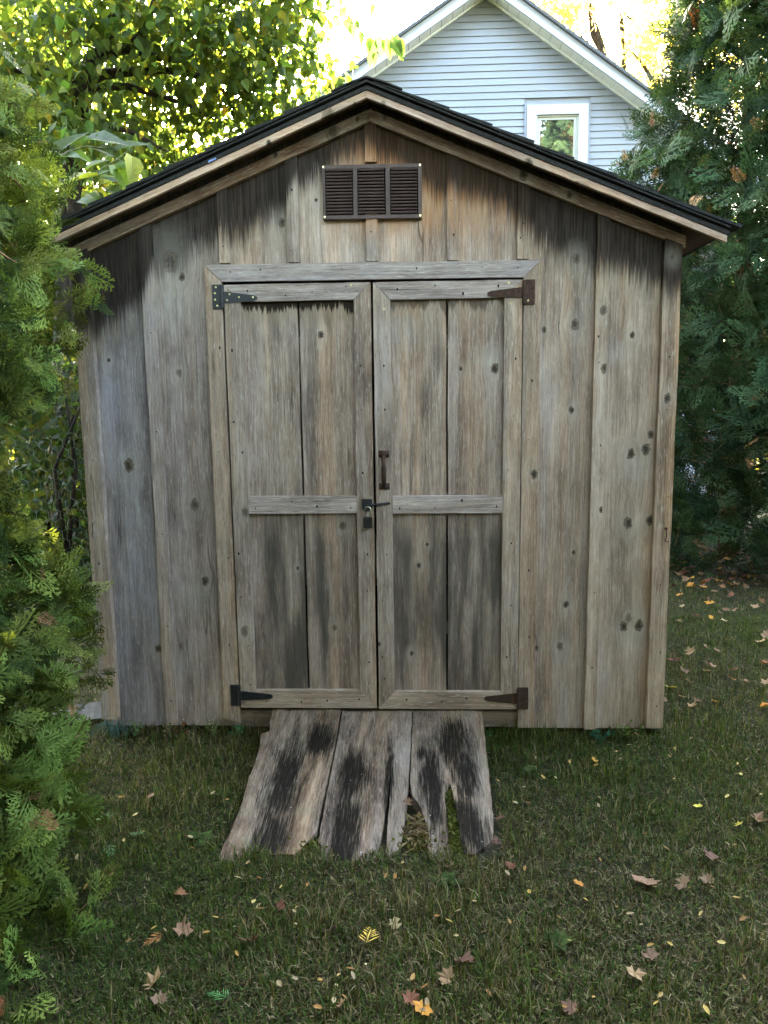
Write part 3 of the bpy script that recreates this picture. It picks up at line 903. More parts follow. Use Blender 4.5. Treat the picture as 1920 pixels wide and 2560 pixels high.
for s_ in (-1, 1):
    xa, xb = (-1.33, -.0003) if s_ < 0 else (.0003, 1.33)
    z0, z1 = 2.578, 2.586
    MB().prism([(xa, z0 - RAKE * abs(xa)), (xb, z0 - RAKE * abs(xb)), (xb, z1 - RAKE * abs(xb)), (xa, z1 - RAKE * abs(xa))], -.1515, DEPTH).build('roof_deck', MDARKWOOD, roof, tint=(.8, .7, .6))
    # drip edge / starter strips
    MB().prism([(xa * 1.012, 2.563 - RAKE * abs(xa * 1.012)), (xb, 2.563 - RAKE * abs(xb)), (xb, 2.5775 - RAKE * abs(xb)), (xa * 1.012, 2.5775 - RAKE * abs(xa * 1.012))], -.179, -.1725).build('drip_edge', MSHINGLE, roof)
    MB().prism([(xa * 1.02, 2.5865 - RAKE * abs(xa * 1.02)), (xb, 2.5865 - RAKE * abs(xb)), (xb, 2.5935 - RAKE * abs(xb)), (xa * 1.02, 2.5935 - RAKE * abs(xa * 1.02))], -.187, DEPTH + .02).build('starter_strip', MSHINGLE, roof)
# shingle courses: each a row of tabs, thick at the butt
EXP = .152       # exposure measured along x
ca = math.cos(math.atan(RAKE))
tabm = bpy.data.meshes.new('shingle')
def shingle_mesh(wd, seed):
    r = random.Random(seed)
    me = bpy.data.meshes.new('shingle')
    b = MB()
    L = EXP * 1.95
    t0, t1 = .0115, .003
    y0, y1 = .0012, wd - .0012
    jl = r.uniform(-.004, .004)
    # local x runs down the slope, z is up from the starter strips
    v = [(0, y0, 0.0), (L + jl, y0, .006), (L - jl, y1, .006), (0, y1, 0.0), (0, y0, t1), (L + jl, y0, .006 + t0), (L - jl, y1, .006 + t0), (0, y1, t1)]
    v = [(x, y, z + r.uniform(-.0007, .0007)) for x, y, z in v]
    me.from_pydata(v, [], [[0, 3, 2, 1], [4, 5, 6, 7], [0, 1, 5, 4], [1, 2, 6, 5], [2, 3, 7, 6], [3, 0, 4, 7]])
    me.materials.append(MSHINGLE)
    return me
SW = .312
sm = [shingle_mesh(SW, k) for k in range(3)]
for s_ in (-1, 1):
    for k in range(8):
        xe = 1.362 - EXP * k
        top_ = xe - EXP * 1.95 * ca
        off = -.192 - (0 if k % 2 else SW / 2)
        j = 0
        y = off if k % 2 else -.192
        first = True
        while y < DEPTH:
            me = sm[(k + j) % 3]
            o = bpy.data.objects.new('shingle', me)
            xt = max(top_, .0)
            zt = 2.5942 - RAKE * top_ + .0006 * (k % 3)
            a = math.atan(RAKE)
            # local x -> down slope
            if s_ > 0:
                R = Matrix(((math.cos(a), 0, math.sin(a)), (0, 1, 0), (-math.sin(a), 0, math.cos(a)))).to_4x4()
                o.matrix_world = Matrix.Translation((top_, y + random.uniform(-.004, .004) * (0 if j else 1), zt)) @ R
            else:
                R = Matrix(((-math.cos(a), 0, -math.sin(a)), (0, -1, 0), (-math.sin(a), 0, math.cos(a)))).to_4x4()
                o.matrix_world = Matrix.Translation((-top_, y + SW + random.uniform(-.004, .004) * (0 if j else 1), zt)) @ R
            mw = o.matrix_world.copy()
            COL.objects.link(o); o.parent = roof; o.matrix_world = mw
            if k % 2 == 0 and j == 0: y += SW
            else: y += SW
            j += 1
# ridge caps
rc = []
capm = bpy.data.meshes.new('ridge_cap')
v = []
for yy in (0.0, .30):
    for x in (-.13, -.06, 0, .06, .13):
        v.append((x, yy, -RAKE * abs(x) * .98 + .0 - (.006 if x == 0 else 0)))
for yy in (0.0, .30):
    for x in (-.13, -.06, 0, .06, .13):
        v.append((x, yy, -RAKE * abs(x) * .98 + .006 - (.006 if x == 0 else 0)))
f = []
for i in range(4):
    f += [[i, i + 5, i + 6, i + 1], [10 + i, 11 + i, 16 + i, 15 + i], [i, i + 1, i + 11, i + 10], [5 + i, 15 + i, 16 + i, 6 + i]]
f += [[0, 10, 15, 5], [4, 9, 19, 14]]
capm.from_pydata(v, [], f); capm.materials.append(MSHINGLE)
for k in range(10):
    o = bpy.data.objects.new('ridge_cap', capm)
    o.location = (0, -.19 + .28 * k, 2.606 + .001 * (k % 2))
    COL.objects.link(o); o.parent = roof
# scrap of blue plastic caught under the left roof edge
bx, by_, bz = at(530, 401, -.19)
MB().prism([(bx - .014, bz - .008), (bx + .014, bz + .003), (bx + .016, bz + .009), (bx - .012, bz - .001)], -.1935, -.1875).build('plastic_scrap', MBLUE, shed)

# sides, back and inside of the shed
for sx in (-1, 1):
    for k in range(8):
        y0 = .026 + k * .296
        zt = rake_z(1.205) + .035
        MB().box(sx * 1.200 if sx > 0 else -1.222, 1.222 if sx > 0 else -1.200, y0, y0 + .292, .03, zt).build('side_board', MTRIM, shed, tint=(.7, .68, .64))
        if k:
            MB().box(1.2225 if sx > 0 else -1.244, 1.244 if sx > 0 else -1.2225, y0 - .024, y0 + .02, .03, zt).build('batten', MBATT, shed, tint=(.75, .72, .68))
vboard('back_wall', -1.22, 1.22, .03, top, 2.396, 2.42, MBATT, shed, (.7, .68, .65), corr=False)
MB().box(-1.19, 1.19, .024, 2.39, .045, .075).build('floor', MINSIDE, shed)
for xx in (-1.05, 0, 1.05):
    MB().box(xx - .045, xx + .045, .03, 2.38, -.01, .0445).build('skid', MSILL, shed)

# ------------------------------------------------------------------ the ramp of three rotten planks
RP = {
 'p1': [(-0.453, -0.009), (-0.307, -0.011), (-0.161, -0.014), (-0.159, -0.117), (-0.159, -0.337), (-0.163, -0.525), (-0.167, -0.692), (-0.168, -0.815), (-0.179, -0.842), (-0.188, -0.864), (-0.225, -0.932), (-0.278, -0.925), (-0.331, -0.947), (-0.39, -0.964), (-0.445, -0.973), (-0.468, -0.949), (-0.456, -0.829), (-0.449, -0.667), (-0.457, -0.518), (-0.453, -0.438), (-0.455, -0.341), (-0.467, -0.224), (-0.439, -0.196), (-0.451, -0.127)],
 'p2': [(-0.154, -0.018), (-0.006, -0.017), (0.148, -0.019), (0.143, -0.244), (0.139, -0.431), (0.136, -0.565), (0.13, -0.668), (0.124, -0.765), (0.116, -0.855), (0.111, -0.898), (0.066, -0.932), (0.069, -0.765), (0.07, -0.608), (0.07, -0.42), (0.065, -0.608), (0.054, -0.766), (0.038, -0.94), (-0.018, -0.953), (-0.073, -0.966), (-0.106, -0.971), (-0.153, -0.931), (-0.157, -0.859), (-0.157, -0.712), (-0.156, -0.525), (-0.153, -0.337), (-0.152, -0.138)],
 'p3': [(0.154, -0.019), (0.301, -0.019), (0.446, -0.02), (0.442, -0.202), (0.437, -0.38), (0.43, -0.603), (0.426, -0.741), (0.413, -0.85), (0.387, -0.885), (0.35, -0.923), (0.321, -0.927), (0.311, -0.877), (0.307, -0.789), (0.301, -0.666), (0.288, -0.541), (0.267, -0.605), (0.267, -0.725), (0.268, -0.852), (0.277, -0.968), (0.262, -0.98), (0.236, -0.953), (0.214, -0.925), (0.2, -0.879), (0.204, -0.809), (0.187, -0.707), (0.169, -0.648), (0.149, -0.607), (0.142, -0.543), (0.145, -0.334), (0.152, -0.064)]}
def ramp_z(y): return .112 * (y + .97) / .94
ramp = empty('plank_ramp', (0, -.5, 0))
tag(ramp, 'rotten three-plank wooden ramp leading from the lawn up to the shed doors', 'ramp')
PL = {'p1': 'left plank with a split-out rotten knot hole near its top', 'p2': 'middle plank with a long black streak', 'p3': 'right plank broken away at its lower left'}
for key, poly in RP.items():
    poly = [p for p in rough(poly, .0016, .03)]
    a = sum(poly[i][0] * poly[(i + 1) % len(poly)][1] - poly[(i + 1) % len(poly)][0] * poly[i][1] for i in range(len(poly)))
    if a < 0: poly = poly[::-1]
    n = len(poly)
    dz = random.uniform(-.003, .003)
    v = [(x, y, ramp_z(y) + dz + .004 * math.sin(x * 23)) for x, y in poly] + [(x, y - .004, ramp_z(y) + dz - .040) for x, y in poly]
    f = [list(range(n)), list(range(2 * n - 1, n - 1, -1))] + [[i, i + n, (i + 1) % n + n, (i + 1) % n] for i in range(n)]
    o = mk('plank', v, f, MRAMP, ramp, tint={'p1': (.98, .90, .76), 'p2': (1.02, .95, .84), 'p3': (.84, .77, .66)}[key])
    o['label'] = PL[key]
# splinters standing in the rotted knot of the left plank
MROT = simple('rotten_dark_wood', (.022, .017, .013), .95, .1, 0, .5, 80, .6)
for nm, pts_, w0, m in (('splinter', [(-.262, -.13, .012), (-.262, -.20, .016), (-.266, -.27, .010), (-.270, -.31, .002)], .009, MRAMP),
                        ('splinter', [(-.235, -.12, .008), (-.240, -.18, .012), (-.236, -.235, .002)], .006, MRAMP),
                        ('rot_hole', [(-.246, -.17, -.002), (-.247, -.215, .001), (-.243, -.255, .001), (-.236, -.275, -.002)], .022, MROT),
                        ('rot_hole', [(-.283, -.29, -.001), (-.284, -.34, .0005), (-.287, -.40, -.001)], .011, MROT)):
    v = []; f = []
    for i, (x, y, h) in enumerate(pts_):
        t = i / (len(pts_) - 1)
        w = w0 * (.5 + math.sin(math.pi * (.15 + .7 * t)) * .6)
        zz = ramp_z(y)
        v += [(x - w, y, zz + (.001 if h > 0 else -.002)), (x - w * .3 + random.uniform(-.002, .002), y, zz + max(h, .003)), (x + w, y, zz + (.001 if h > 0 else -.002))]
    for i in range(len(pts_) - 1):
        for j in range(2):
            f.append([i * 3 + j, i * 3 + j + 1, (i + 1) * 3 + j + 1, (i + 1) * 3 + j])
    mk(nm, v, f, m, ramp, tint=(1.1, 1.05, .98))

# ------------------------------------------------------------------ THE HOUSE BEHIND
HY = 7.5
OV = .27
FH = HY - OV
pa, pb_, pc, pd_ = at(992, 92.6, FH), at(1122, 0, FH), at(1313, 0, FH), at(1637, 237, FH)
sL = (pb_[2] - pa[2]) / (pb_[0] - pa[0]); sR = (pd_[2] - pc[2]) / (pd_[0] - pc[0])
ax_ = (pc[2] - pb_[2] + sL * pb_[0] - sR * pc[0]) / (sL - sR)
az_ = pb_[2] + sL * (ax_ - pb_[0])
xl, xr = ax_ - 3.3, ax_ + 3.15
house = empty('neighbour_house', (ax_, HY, 0))
tag(house, 'pale blue clapboard house with white gable trim rising behind the shed roof', 'house')
def hz(x): return az_ + (sL if x < ax_ else sR) * (x - ax_)
RT = .05       # roofing above the fascia top
def hrake(xa, xb, za, zb, y0, y1, name, mat, tint=(1, 1, 1)):
    """piece along the house rake; za..zb measured downwards from the outer edge"""
    poly = [(xa, hz(xa) - zb), (xb, hz(xb) - zb), (xb, hz(xb) - za), (xa, hz(xa) - za)]
    return MB().prism(poly, y0, y1).build(name, mat, house, tint=tint)
# roof slopes (thin, with a lip over the fascia)
for xa, xb in ((xl - .3, ax_ - .001), (ax_ + .001, xr + .3)):
    hrake(xa, xb, -.012, .028, FH - .05, HY + 9, 'roof', MHROOF)
    hrake(xa, xb, .030, .160, FH, FH + .03, 'fascia', MWHITE)
    # soffit panels, each with its own joint
    n = 26
    for i in range(n):
        a = xa + (xb - xa) * i / n; b = xa + (xb - xa) * (i + 1) / n - .004
        hrake(a + .002, b, .146, .158, FH + .031, HY - .03, 'soffit_panel', MSOFFIT)
    hrake(xa, xb, .159, .182, HY - .045, HY - .012, 'frieze_moulding', MSOFFIT)
# window place
w0, w1 = at(1317, 265.7, HY), at(1470, 262, HY)
wx0, wx1, wz1 = float(w0[0]), float(w1[0]), float(w0[2])
wz0 = wz1 - 1.32
# clapboards: rows, cut round the window
row = float(at(1300, 193.6, HY)[2] - at(1300, 176.0, HY)[2]) * -1
row = abs(row)
zrow0 = float(at(1300, 193.6, HY)[2])
k0 = -int((zrow0 - .3) / row)
zr = zrow0 + k0 * row
while zr < az_ - .24:
    zt = zr + row
    # extent under the rake
    def xlim(z): return ax_ - (az_ - .17 - z) / sL, ax_ + (az_ - .17 - z) / (-sR)
    a0, a1 = xlim(zr); b0, b1 = xlim(zt)
    a0, b0 = max(a0, xl), max(b0, xl); a1, b1 = min(a1, xr), min(b1, xr)
    segs = [((a0, b0), (a1, b1))]
    if zr < wz1 + .02 and zt > wz0 - .02:
        segs = [((a0, b0), (wx0 - .03,) * 2), ((wx1 + .03,) * 2, (a1, b1))]
    for (l0, l1), (r0, r1) in segs:
        if r1 - l1 < .05: r1 = l1 + .05
        v = [(l0, HY - .013, zr), (r0, HY - .013, zr), (r1, HY, zt + .004), (l1, HY, zt + .004), (l0, HY + .012, zr + .001), (r0, HY + .012, zr + .001)]
        f = [[0, 1, 2, 3], [0, 4, 5, 1], [0, 3, 4], [1, 5, 2], [4, 3, 2, 5]]
        mk('clapboard', v, f, MSIDING, house)
    zr = zt
# solid wall behind the clapboards
poly = [(xl, 0), (xr, 0), (xr, hz(xr) - .2), (ax_, az_ - .2), (xl, hz(xl) - .2)]
MB().prism(poly, HY + .013, HY + .1).build('gable_wall', MSIDING, house)
MB().box(xl, xl + .1, HY + .101, HY + 8.5, 0, hz(xl) - .3).build('side_wall', MSIDING, house)
MB().box(xr - .1, xr, HY + .101, HY + 8.5, 0, hz(xr) - .3).build('side_wall', MSIDING, house)
# window
win = empty('window', (0, 0, 0)); win.parent = house; win.matrix_parent_inverse = Matrix.Translation(-house.location)
def ring(x0, x1, z0, z1, w, y0, y1, name, mat):
    b = MB()
    b.prism([(x0, z1), (x0 + w, z1 - w), (x1 - w, z1 - w), (x1, z1)], y0, y1)
    b.prism([(x0, z0), (x1, z0), (x1 - w, z0 + w), (x0 + w, z0 + w)], y0, y1)
    b.prism([(x0, z0), (x0 + w, z0 + w), (x0 + w, z1 - w), (x0, z1)], y0, y1)
    b.prism([(x1, z0), (x1, z1), (x1 - w, z1 - w), (x1 - w, z0 + w)], y0, y1)
    return b.build(name, mat, win)
ring(wx0 - .03, wx1 + .03, wz0 - .03, wz1 + .03, .03, HY - .030, HY + .012, 'j_channel', MSIDING)
ring(wx0 + .001, wx1 - .001, wz0, wz1, .118, HY - .045, HY + .012, 'frame', MWHITE)
ring(wx0 + .119, wx1 - .119, wz0 + .119, wz1 - .119, .022, HY - .020, HY + .012, 'jamb', MCREAM)
ring(wx0 + .142, wx1 - .142, wz0 + .142, wz1 - .142, .032, HY - .008, HY + .012, 'sash', MCREAM)
MB().box(wx0 + .172, wx1 - .172, HY + .006, HY + .011, wz0 + .172, wz1 - .172).build('pane', MGLASS, win)

# ------------------------------------------------------------------ leafy things
def cedar(name, label, cx, cy, h, prof, nspray, size, pairs, subs, parts, view_half=None, dead=.05, greens=None, group=None, zmin=.05, rin=.45, inner=400, skirt_xy=None, zpow=1.1):
    root = empty(name, (cx, cy, 0))
    tag(root, label, 'cedar tree', group)
    th = RNG.uniform(0, 2 * math.pi, nspray * 2)
    z = RNG.uniform(zmin, 1, nspray * 2) ** zpow * h
    if view_half is not None:      # most of the sprays where the crown can be seen
        cdir = math.atan2(CAM[1] - cy, CAM[0] - cx)
        keep = (np.cos(th - cdir) > view_half) | (RNG.random(len(th)) < .3)
        th, z = th[keep], z[keep]
    th, z = th[:nspray], z[:nspray]
    n = len(th)
    R0 = np.array([prof(a, b) for a, b in zip(z, th)])
    lump = 1 + .16 * np.sin(th * 5 + z * 4.1) * np.sin(z * 6.3 + th * 2) + .12 * np.sin(th * 9 - z * 8)
    u = RNG.random(n)
    rr = R0 * lump * (rin + (1 - rin) * u ** .45)
    o = np.stack([np.cos(th), np.sin(th), np.zeros(n)], 1)
    skirt = np.clip(1 - z / .75, 0, 1) if skirt_xy else 0 * z
    sx_, sy_ = skirt_xy or (0, 0)
    P = np.stack([cx + o[:, 0] * rr + sx_ * skirt, cy + o[:, 1] * rr + sy_ * skirt, z], 1)
    side = np.cross(np.array([0, 0, 1.0]), o)
    up = np.array([0, 0, 1.0])
    rad = RNG.random(n) < .35                      # some sprays stand out radially, most show their flat face
    D = np.where(rad[:, None], o + RNG.normal(0, .35, (n, 3)) + up * RNG.uniform(-.2, .6, (n, 1)),
                 o * RNG.uniform(.15, .75, (n, 1)) + side * RNG.normal(0, .65, (n, 1)) + up * RNG.normal(.1, .6, (n, 1)))
    Nn = np.where(rad[:, None], side * RNG.uniform(-1, 1, (n, 1)) + up * RNG.uniform(-.3, .9, (n, 1)) + RNG.normal(0, .35, (n, 3)),
                  o * RNG.uniform(.5, 1.2, (n, 1)) + up * RNG.uniform(-.2, .8, (n, 1)) + RNG.normal(0, .35, (n, 3)))
    ok = ~((P[:, 0] > -1.30) & (P[:, 0] < 1.30) & (P[:, 1] > -.10) & (P[:, 1] < 2.6) & (P[:, 2] < 2.9))
    P, D, Nn, o, u = P[ok], D[ok], Nn[ok], o[ok], u[ok]
    n = len(P)
    Rm = frames(D, Nn)
    sz = size * RNG.uniform(.65, 1.3, n)
    isd = RNG.random(n) < dead
    sz[isd] *= .55
    P = P - Rm[:, :, 0] * sz[:, None] * .55
    col = pick(greens, n, .25)
    col[isd] = pick([[.22, .11, .045], [.28, .17, .08], [.17, .07, .03]], isd.sum(), .3) * .8
    depth = np.linalg.norm(P - CAM, axis=1)
    fore = (o * (CAM - P) / depth[:, None]).sum(1)
    score = (sz / depth) * (fore > -.1) * (u > .35)
    inframe = np.array([(lambda d: abs((d @ CR) / (d @ CF)) < .50 and abs((d @ CU) / (d @ CF)) < .66 and d @ CF > 0)(p - CAM) for p in P])
    score = score * inframe
    order = np.argsort(-score)
    part = order[:parts]; rest = order[parts:]
    tp = [spray_tpl(k, pairs, subs) for k in range(4)]
    # one mesh per template for the single sprays, split into green and dead
    tm = {}
    for k, (tv, tf, tc) in enumerate(tp):
        tm[k, 0] = tpl_mesh('spray', tv, tf, np.mean(greens, 0), MCEDAR, tc)
        tm[k, 2] = tpl_mesh('spray', tv, tf, np.max(greens, 0), MCEDAR, tc)
        tm[k, 1] = tpl_mesh('spray', tv, tf, (.22, .115, .05), MCEDAR, tc)
    for i in part:
        k = int(RNG.integers(4))
        ob = bpy.data.objects.new('spray', tm[k, 1 if isd[i] else (2 if RNG.random() < .35 else 0)])
        COL.objects.link(ob); ob.parent = root
        ob.matrix_parent_inverse = Matrix.Translation((-cx, -cy, 0))
        ob.matrix_basis = m4(Rm[i] * sz[i], P[i])
    V = []; F = []; C = []; nv = 0
    kk = RNG.integers(0, 4, len(rest))
    for k, (tv, tf, tc) in enumerate(tp):
        ix = rest[kk == k]
        if not len(ix): continue
        RR = Rm[ix] * sz[ix][:, None, None]
        v = (np.einsum('nij,vj->nvi', RR, tv) + P[ix][:, None, :] - np.array([cx, cy, 0]))
        c = np.ones((len(ix), len(tv), 4)); c[:, :, :3] = col[ix][:, None, :] * tc[None, :, None]
        f = tf[None] + (np.arange(len(ix)) * len(tv))[:, None, None] + nv
        nv += len(ix) * len(tv)
        V.append(v.reshape(-1, 3)); F.append(f.reshape(-1, 3)); C.append(c.reshape(-1, 4))
    fo = raw('foliage', np.concatenate(V), np.concatenate(F), np.concatenate(C), MCEDAR)
    fo.parent = root; fo['kind'] = 'stuff'
    # trunk and brown inner branches
    tb = MB().tube([(0, 0, -.05), (.02, .01, h * .3), (-.02, .02, h * .65), (0, 0, h * .97)], [.035 + .010 * h, .028 + .008 * h, .02 + .004 * h, .006], 9)
    t = tb.build('trunk', MBARKC, None, True); t.parent = root
    bb = MB()
    for i in RNG.choice(n, min(inner, n), replace=False):
        p = P[i] - np.array([cx, cy, 0])
        s0 = np.array([0, 0, max(.05, p[2] - RNG.uniform(.1, .35))])
        mid = s0 * .5 + p * .5 + RNG.normal(0, .03, 3) + np.array([0, 0, -.03])
        bb.tube([s0, mid, p], [.006, .004, .0015], 4, False)
    for i in np.argsort(-score)[RNG.choice(min(900, n), 46, replace=False)]:      # orange-brown twigs lying open on the surface
        p = P[i] - np.array([cx, cy, 0]); q0 = p - Rm[i][:, 0] * RNG.uniform(.12, .22) - np.array([o[i, 0], o[i, 1], .3]) * .06
        bb.tube([q0, (q0 + p) / 2 + RNG.normal(0, .012, 3) + o[i] * .02, p + o[i] * .02], [.0045, .0036, .0015], 4, False)
    b = bb.build('branches', MBARKC, None, True); b.parent = root; b['kind'] = 'stuff'
    return root

def limb(p0, p1, r0, r1, n=6, wob=.06):
    p0, p1 = np.array(p0, float), np.array(p1, float)
    L = np.linalg.norm(p1 - p0)
    pts = []
    for i in range(n):
        t = i / (n - 1)
        pts.append(p0 + (p1 - p0) * t + (RNG.normal(0, wob * L / n, 3) if 0 < i < n - 1 else 0))
    return pts, [r0 + (r1 - r0) * i / (n - 1) for i in range(n)]

def broadleaf(name, label, base, limbs, clusters, nleaf, lsize, cols, p, parts, tpl, group=None, cat='tree', droop=.5, mat=None, bark=None, sigma=.5):
    """limbs: list of (points, radii); the first is the trunk. clusters: (centre, radius)"""
    root = empty(name, base)
    tag(root, label, cat, group)
    B0 = np.array(base, float)
    for i, (pts, rad) in enumerate(limbs):
        o = MB().tube([np.array(q) - B0 for q in pts], rad, 9 if i == 0 else 6).build('trunk' if i == 0 else 'branch', bark or MBARK, None, True)
        o.parent = root
    w = np.array([c[1] ** 2.2 * (c[2] if len(c) > 2 else 1) for c in clusters]); w = w / w.sum()
    ci = RNG.choice(len(clusters), nleaf, p=w)
    cc = np.array([c[0] for c in clusters])[ci]; cr = np.array([c[1] for c in clusters])[ci]
    P = cc + RNG.normal(0, sigma, (nleaf, 3)) * cr[:, None]
    D = RNG.normal(0, .6, (nleaf, 3)); D[:, 2] -= droop
    Nn = RNG.normal(0, .6, (nleaf, 3)); Nn[:, 2] += .8
    Rm = frames(D, Nn)
    sz = lsize * RNG.uniform(.6, 1.25, nleaf)
    col = pick(cols, nleaf, .25, p)
    tv, tf = tpl
    if parts:
        d = P - CAM
        zf = d @ CF
        infr = (np.abs(d @ CR / zf) < .5) & (np.abs(d @ CU / zf) < .66) & (zf > 0)
        order = np.argsort(-(sz / zf) * infr)
        pi, rest = order[:parts], order[parts:]
        cm = [tpl_mesh('leaf', tv, tf, c, mat or MLEAF) for c in cols]
        pr = p if p is not None else None
        for i in pi:
            k = int(np.argmin(((np.array(cols) - col[i]) ** 2).sum(1)))
            ob = bpy.data.objects.new('leaf', cm[k])
            COL.objects.link(ob); ob.parent = root
            ob.matrix_parent_inverse = Matrix.Translation(tuple(-B0))
            ob.matrix_basis = m4(Rm[i] * sz[i], P[i])
    else:
        rest = np.arange(nleaf)
    fo = batch('foliage', tv, tf, Rm[rest] * sz[rest][:, None, None], P[rest] - B0, col[rest], mat or MLEAF)
    fo.parent = root; fo['kind'] = 'stuff'
    return root

# left cedar shrub close to the camera: profile follows its uneven outline
CLX, CLY = -1.66, -.60
zk = np.array([0, .31, .55, .72, .9, 1.04, 1.2, 1.36, 1.46, 1.6, 1.82, 2.06, 2.3, 2.53, 2.8, 3.0])
rk = np.array([.52, .50, .56, .58, .53, .36, .30, .36, .52, .64, .69, .67, .60, .50, .32, .06])
prof_l = lambda z, th: float(np.interp(z, zk, rk))
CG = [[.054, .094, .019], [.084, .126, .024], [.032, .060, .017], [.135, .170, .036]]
cedar('cedar_shrub', 'bright green cedar shrub with a few brown sprays against the left shed corner', CLX, CLY, 3.0, prof_l, 6000, .14, 6, 2, 300, -.2, .02, CG, inner=320, rin=.35, zmin=.0, skirt_xy=(.38, -.80))
# cedars on the right
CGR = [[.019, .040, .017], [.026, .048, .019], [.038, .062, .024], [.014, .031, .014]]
prof_r = lambda z, th: float(np.interp(z, [0, .3, .8, 2.5, 3.3, 3.8, 4.4, 5.5, 6.2], [.95, 1.05, 1.1, 1.10, 1.06, .82, .62, .58, .4]))
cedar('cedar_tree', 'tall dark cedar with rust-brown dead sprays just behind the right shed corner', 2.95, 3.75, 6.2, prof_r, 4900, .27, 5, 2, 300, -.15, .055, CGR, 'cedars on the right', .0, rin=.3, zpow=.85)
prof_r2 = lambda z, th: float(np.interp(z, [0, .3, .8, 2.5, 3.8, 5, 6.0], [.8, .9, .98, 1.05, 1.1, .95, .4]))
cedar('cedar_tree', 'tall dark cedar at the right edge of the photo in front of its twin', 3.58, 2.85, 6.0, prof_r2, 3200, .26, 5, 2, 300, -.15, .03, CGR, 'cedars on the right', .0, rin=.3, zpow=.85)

prof_r3 = lambda z, th: float(np.interp(z, [0, .4, 2.2, 3.2, 3.6], [.6, 1.0, .95, .5, .05]))
cedar('cedar_tree', 'shorter cedar standing behind the other two in the gap beside the shed', 2.95, 5.5, 3.6, prof_r3, 2000, .32, 4, 2, 60, -.1, .03, CGR, 'cedars on the right', .02, rin=.2, inner=60)

# left background trees
LT = small_leaf_tpl()
YG = np.array([[.050, .085, .018], [.070, .10, .018], [.038, .070, .019], [.11, .12, .018], [.16, .13, .018]])
def tree_path(pp_, Y0, Y1=None):
    Y1 = Y0 if Y1 is None else Y1
    return [at(px, py, Y0 + (Y1 - Y0) * i / max(1, len(pp_) - 1)) for i, (px, py) in enumerate(pp_)]
TY = 3.3
tb_ = at(160, 1400, TY); tb_[2] = 0
trunk = [tb_] + tree_path([(155, 1200), (165, 800), (178, 430), (186, 330), (212, 215), (233, 150), (258, 128), (280, 60), (290, -80)], TY)
limbs = [(trunk, [.115, .10, .095, .09, .085, .08, .075, .06, .045, .02]),
         (tree_path([(258, 130), (325, 119), (352, 90), (372, 54), (390, -20)], TY, TY - .3), [.05, .042, .036, .03, .015]),
         (tree_path([(225, 200), (255, 186), (330, 178), (405, 174), (480, 186), (560, 206), (640, 215)], TY, TY + .5), [.05, .042, .036, .03, .025, .02, .008]),
         (tree_path([(200, 212), (165, 188), (130, 178), (85, 184), (35, 176)], TY, TY - .2), [.04, .034, .03, .026, .015]),
         (tree_path([(233, 226), (262, 218), (320, 216), (400, 240), (470, 262), (540, 300)], TY, TY + .3), [.035, .03, .026, .022, .016, .006]),
         (tree_path([(325, 119), (380, 140), (440, 150), (520, 140), (620, 150), (700, 120)], TY, TY + .6), [.035, .03, .025, .02, .014, .006]),
         (tree_path([(190, 320), (240, 310), (330, 330), (420, 380)], TY, TY - .3), [.03, .024, .018, .006])]
clus = []
for px, py, Y, r in ((60, 40, 3.0, .55), (180, 30, 2.8, .5), (330, 20, 3.0, .55), (450, 40, 3.2, .5), (560, 30, 3.2, .5), (660, 20, 3.4, .45), (760, 0, 3.4, .35),
                     (120, 130, 3.6, .5), (300, 110, 3.9, .5), (430, 120, 3.4, .45), (540, 110, 3.6, .45), (640, 110, 3.6, .4), (720, 85, 3.6, .28),
                     (60, 230, 3.4, .5), (330, 220, 3.8, .5), (450, 220, 3.4, .45), (560, 210, 3.2, .42), (660, 200, 3.4, .38), (740, 190, 3.6, .28), (800, 185, 3.6, .22), (850, 190, 3.7, .12),
                     (110, 300, 2.7, .34), (190, 330, 2.6, .3), (250, 290, 2.7, .34), (160, 240, 2.6, .28), (250, 380, 2.7, .3), (80, 330, 3.6, .5), (330, 320, 3.8, .5), (450, 320, 3.6, .45), (560, 290, 3.6, .4), (640, 260, 3.5, .35), (700, 250, 3.6, .28),
                     (250, 420, 4.0, .45), (360, 400, 3.9, .45), (450, 390, 3.8, .35), (130, 470, 4.0, .5), (40, 450, 3.6, .5),
                     (-120, 60, 3.2, .6), (-120, 260, 3.4, .6), (-200, 480, 3.6, .6), (200, -140, 3.4, .8), (500, -140, 3.4, .8), (-100, -150, 3.4, .8), (750, -120, 3.5, .45)):
    clus.append((at(px, py, Y + (.35 if px < 600 and 60 < py < 330 else 0)), r))
broadleaf('broadleaf_tree', 'backlit yellow-green broadleaf tree with a dark forked trunk behind the shed on the left', tuple(tb_), limbs, clus, 15500, .092, YG, [.36, .20, .36, .07, .01], 300, leaf_tpl(.62, .2, .2), droop=.55)
# second, denser tree farther back on the left
tb2 = at(80, 1100, 6.2); tb2[2] = 0
tr2 = [tb2] + tree_path([(85, 700), (92, 370), (80, 316), (60, 240), (70, 120), (90, -100)], 6.2)
cl2 = []
for _ in range(46):
    cl2.append((np.array([RNG.uniform(-6.0, -.9), RNG.uniform(5.6, 8.0), 0.0]), RNG.uniform(.55, .85)))
    cl2[-1][0][2] = RNG.uniform(1.0, 5.8 if cl2[-1][0][0] < -2.3 else 3.6)
broadleaf('broadleaf_tree', 'darker broadleaf tree with a thin trunk deeper behind the left cedar shrub', tuple(tb2), [(tr2, [.10, .09, .08, .075, .065, .05, .02])] +
          [limb(tr2[4], c[0], .03, .006) for c in cl2[:10]], cl2, 8500, .15, YG * .8, [.4, .2, .3, .08, .02], 0, LT, droop=.4)

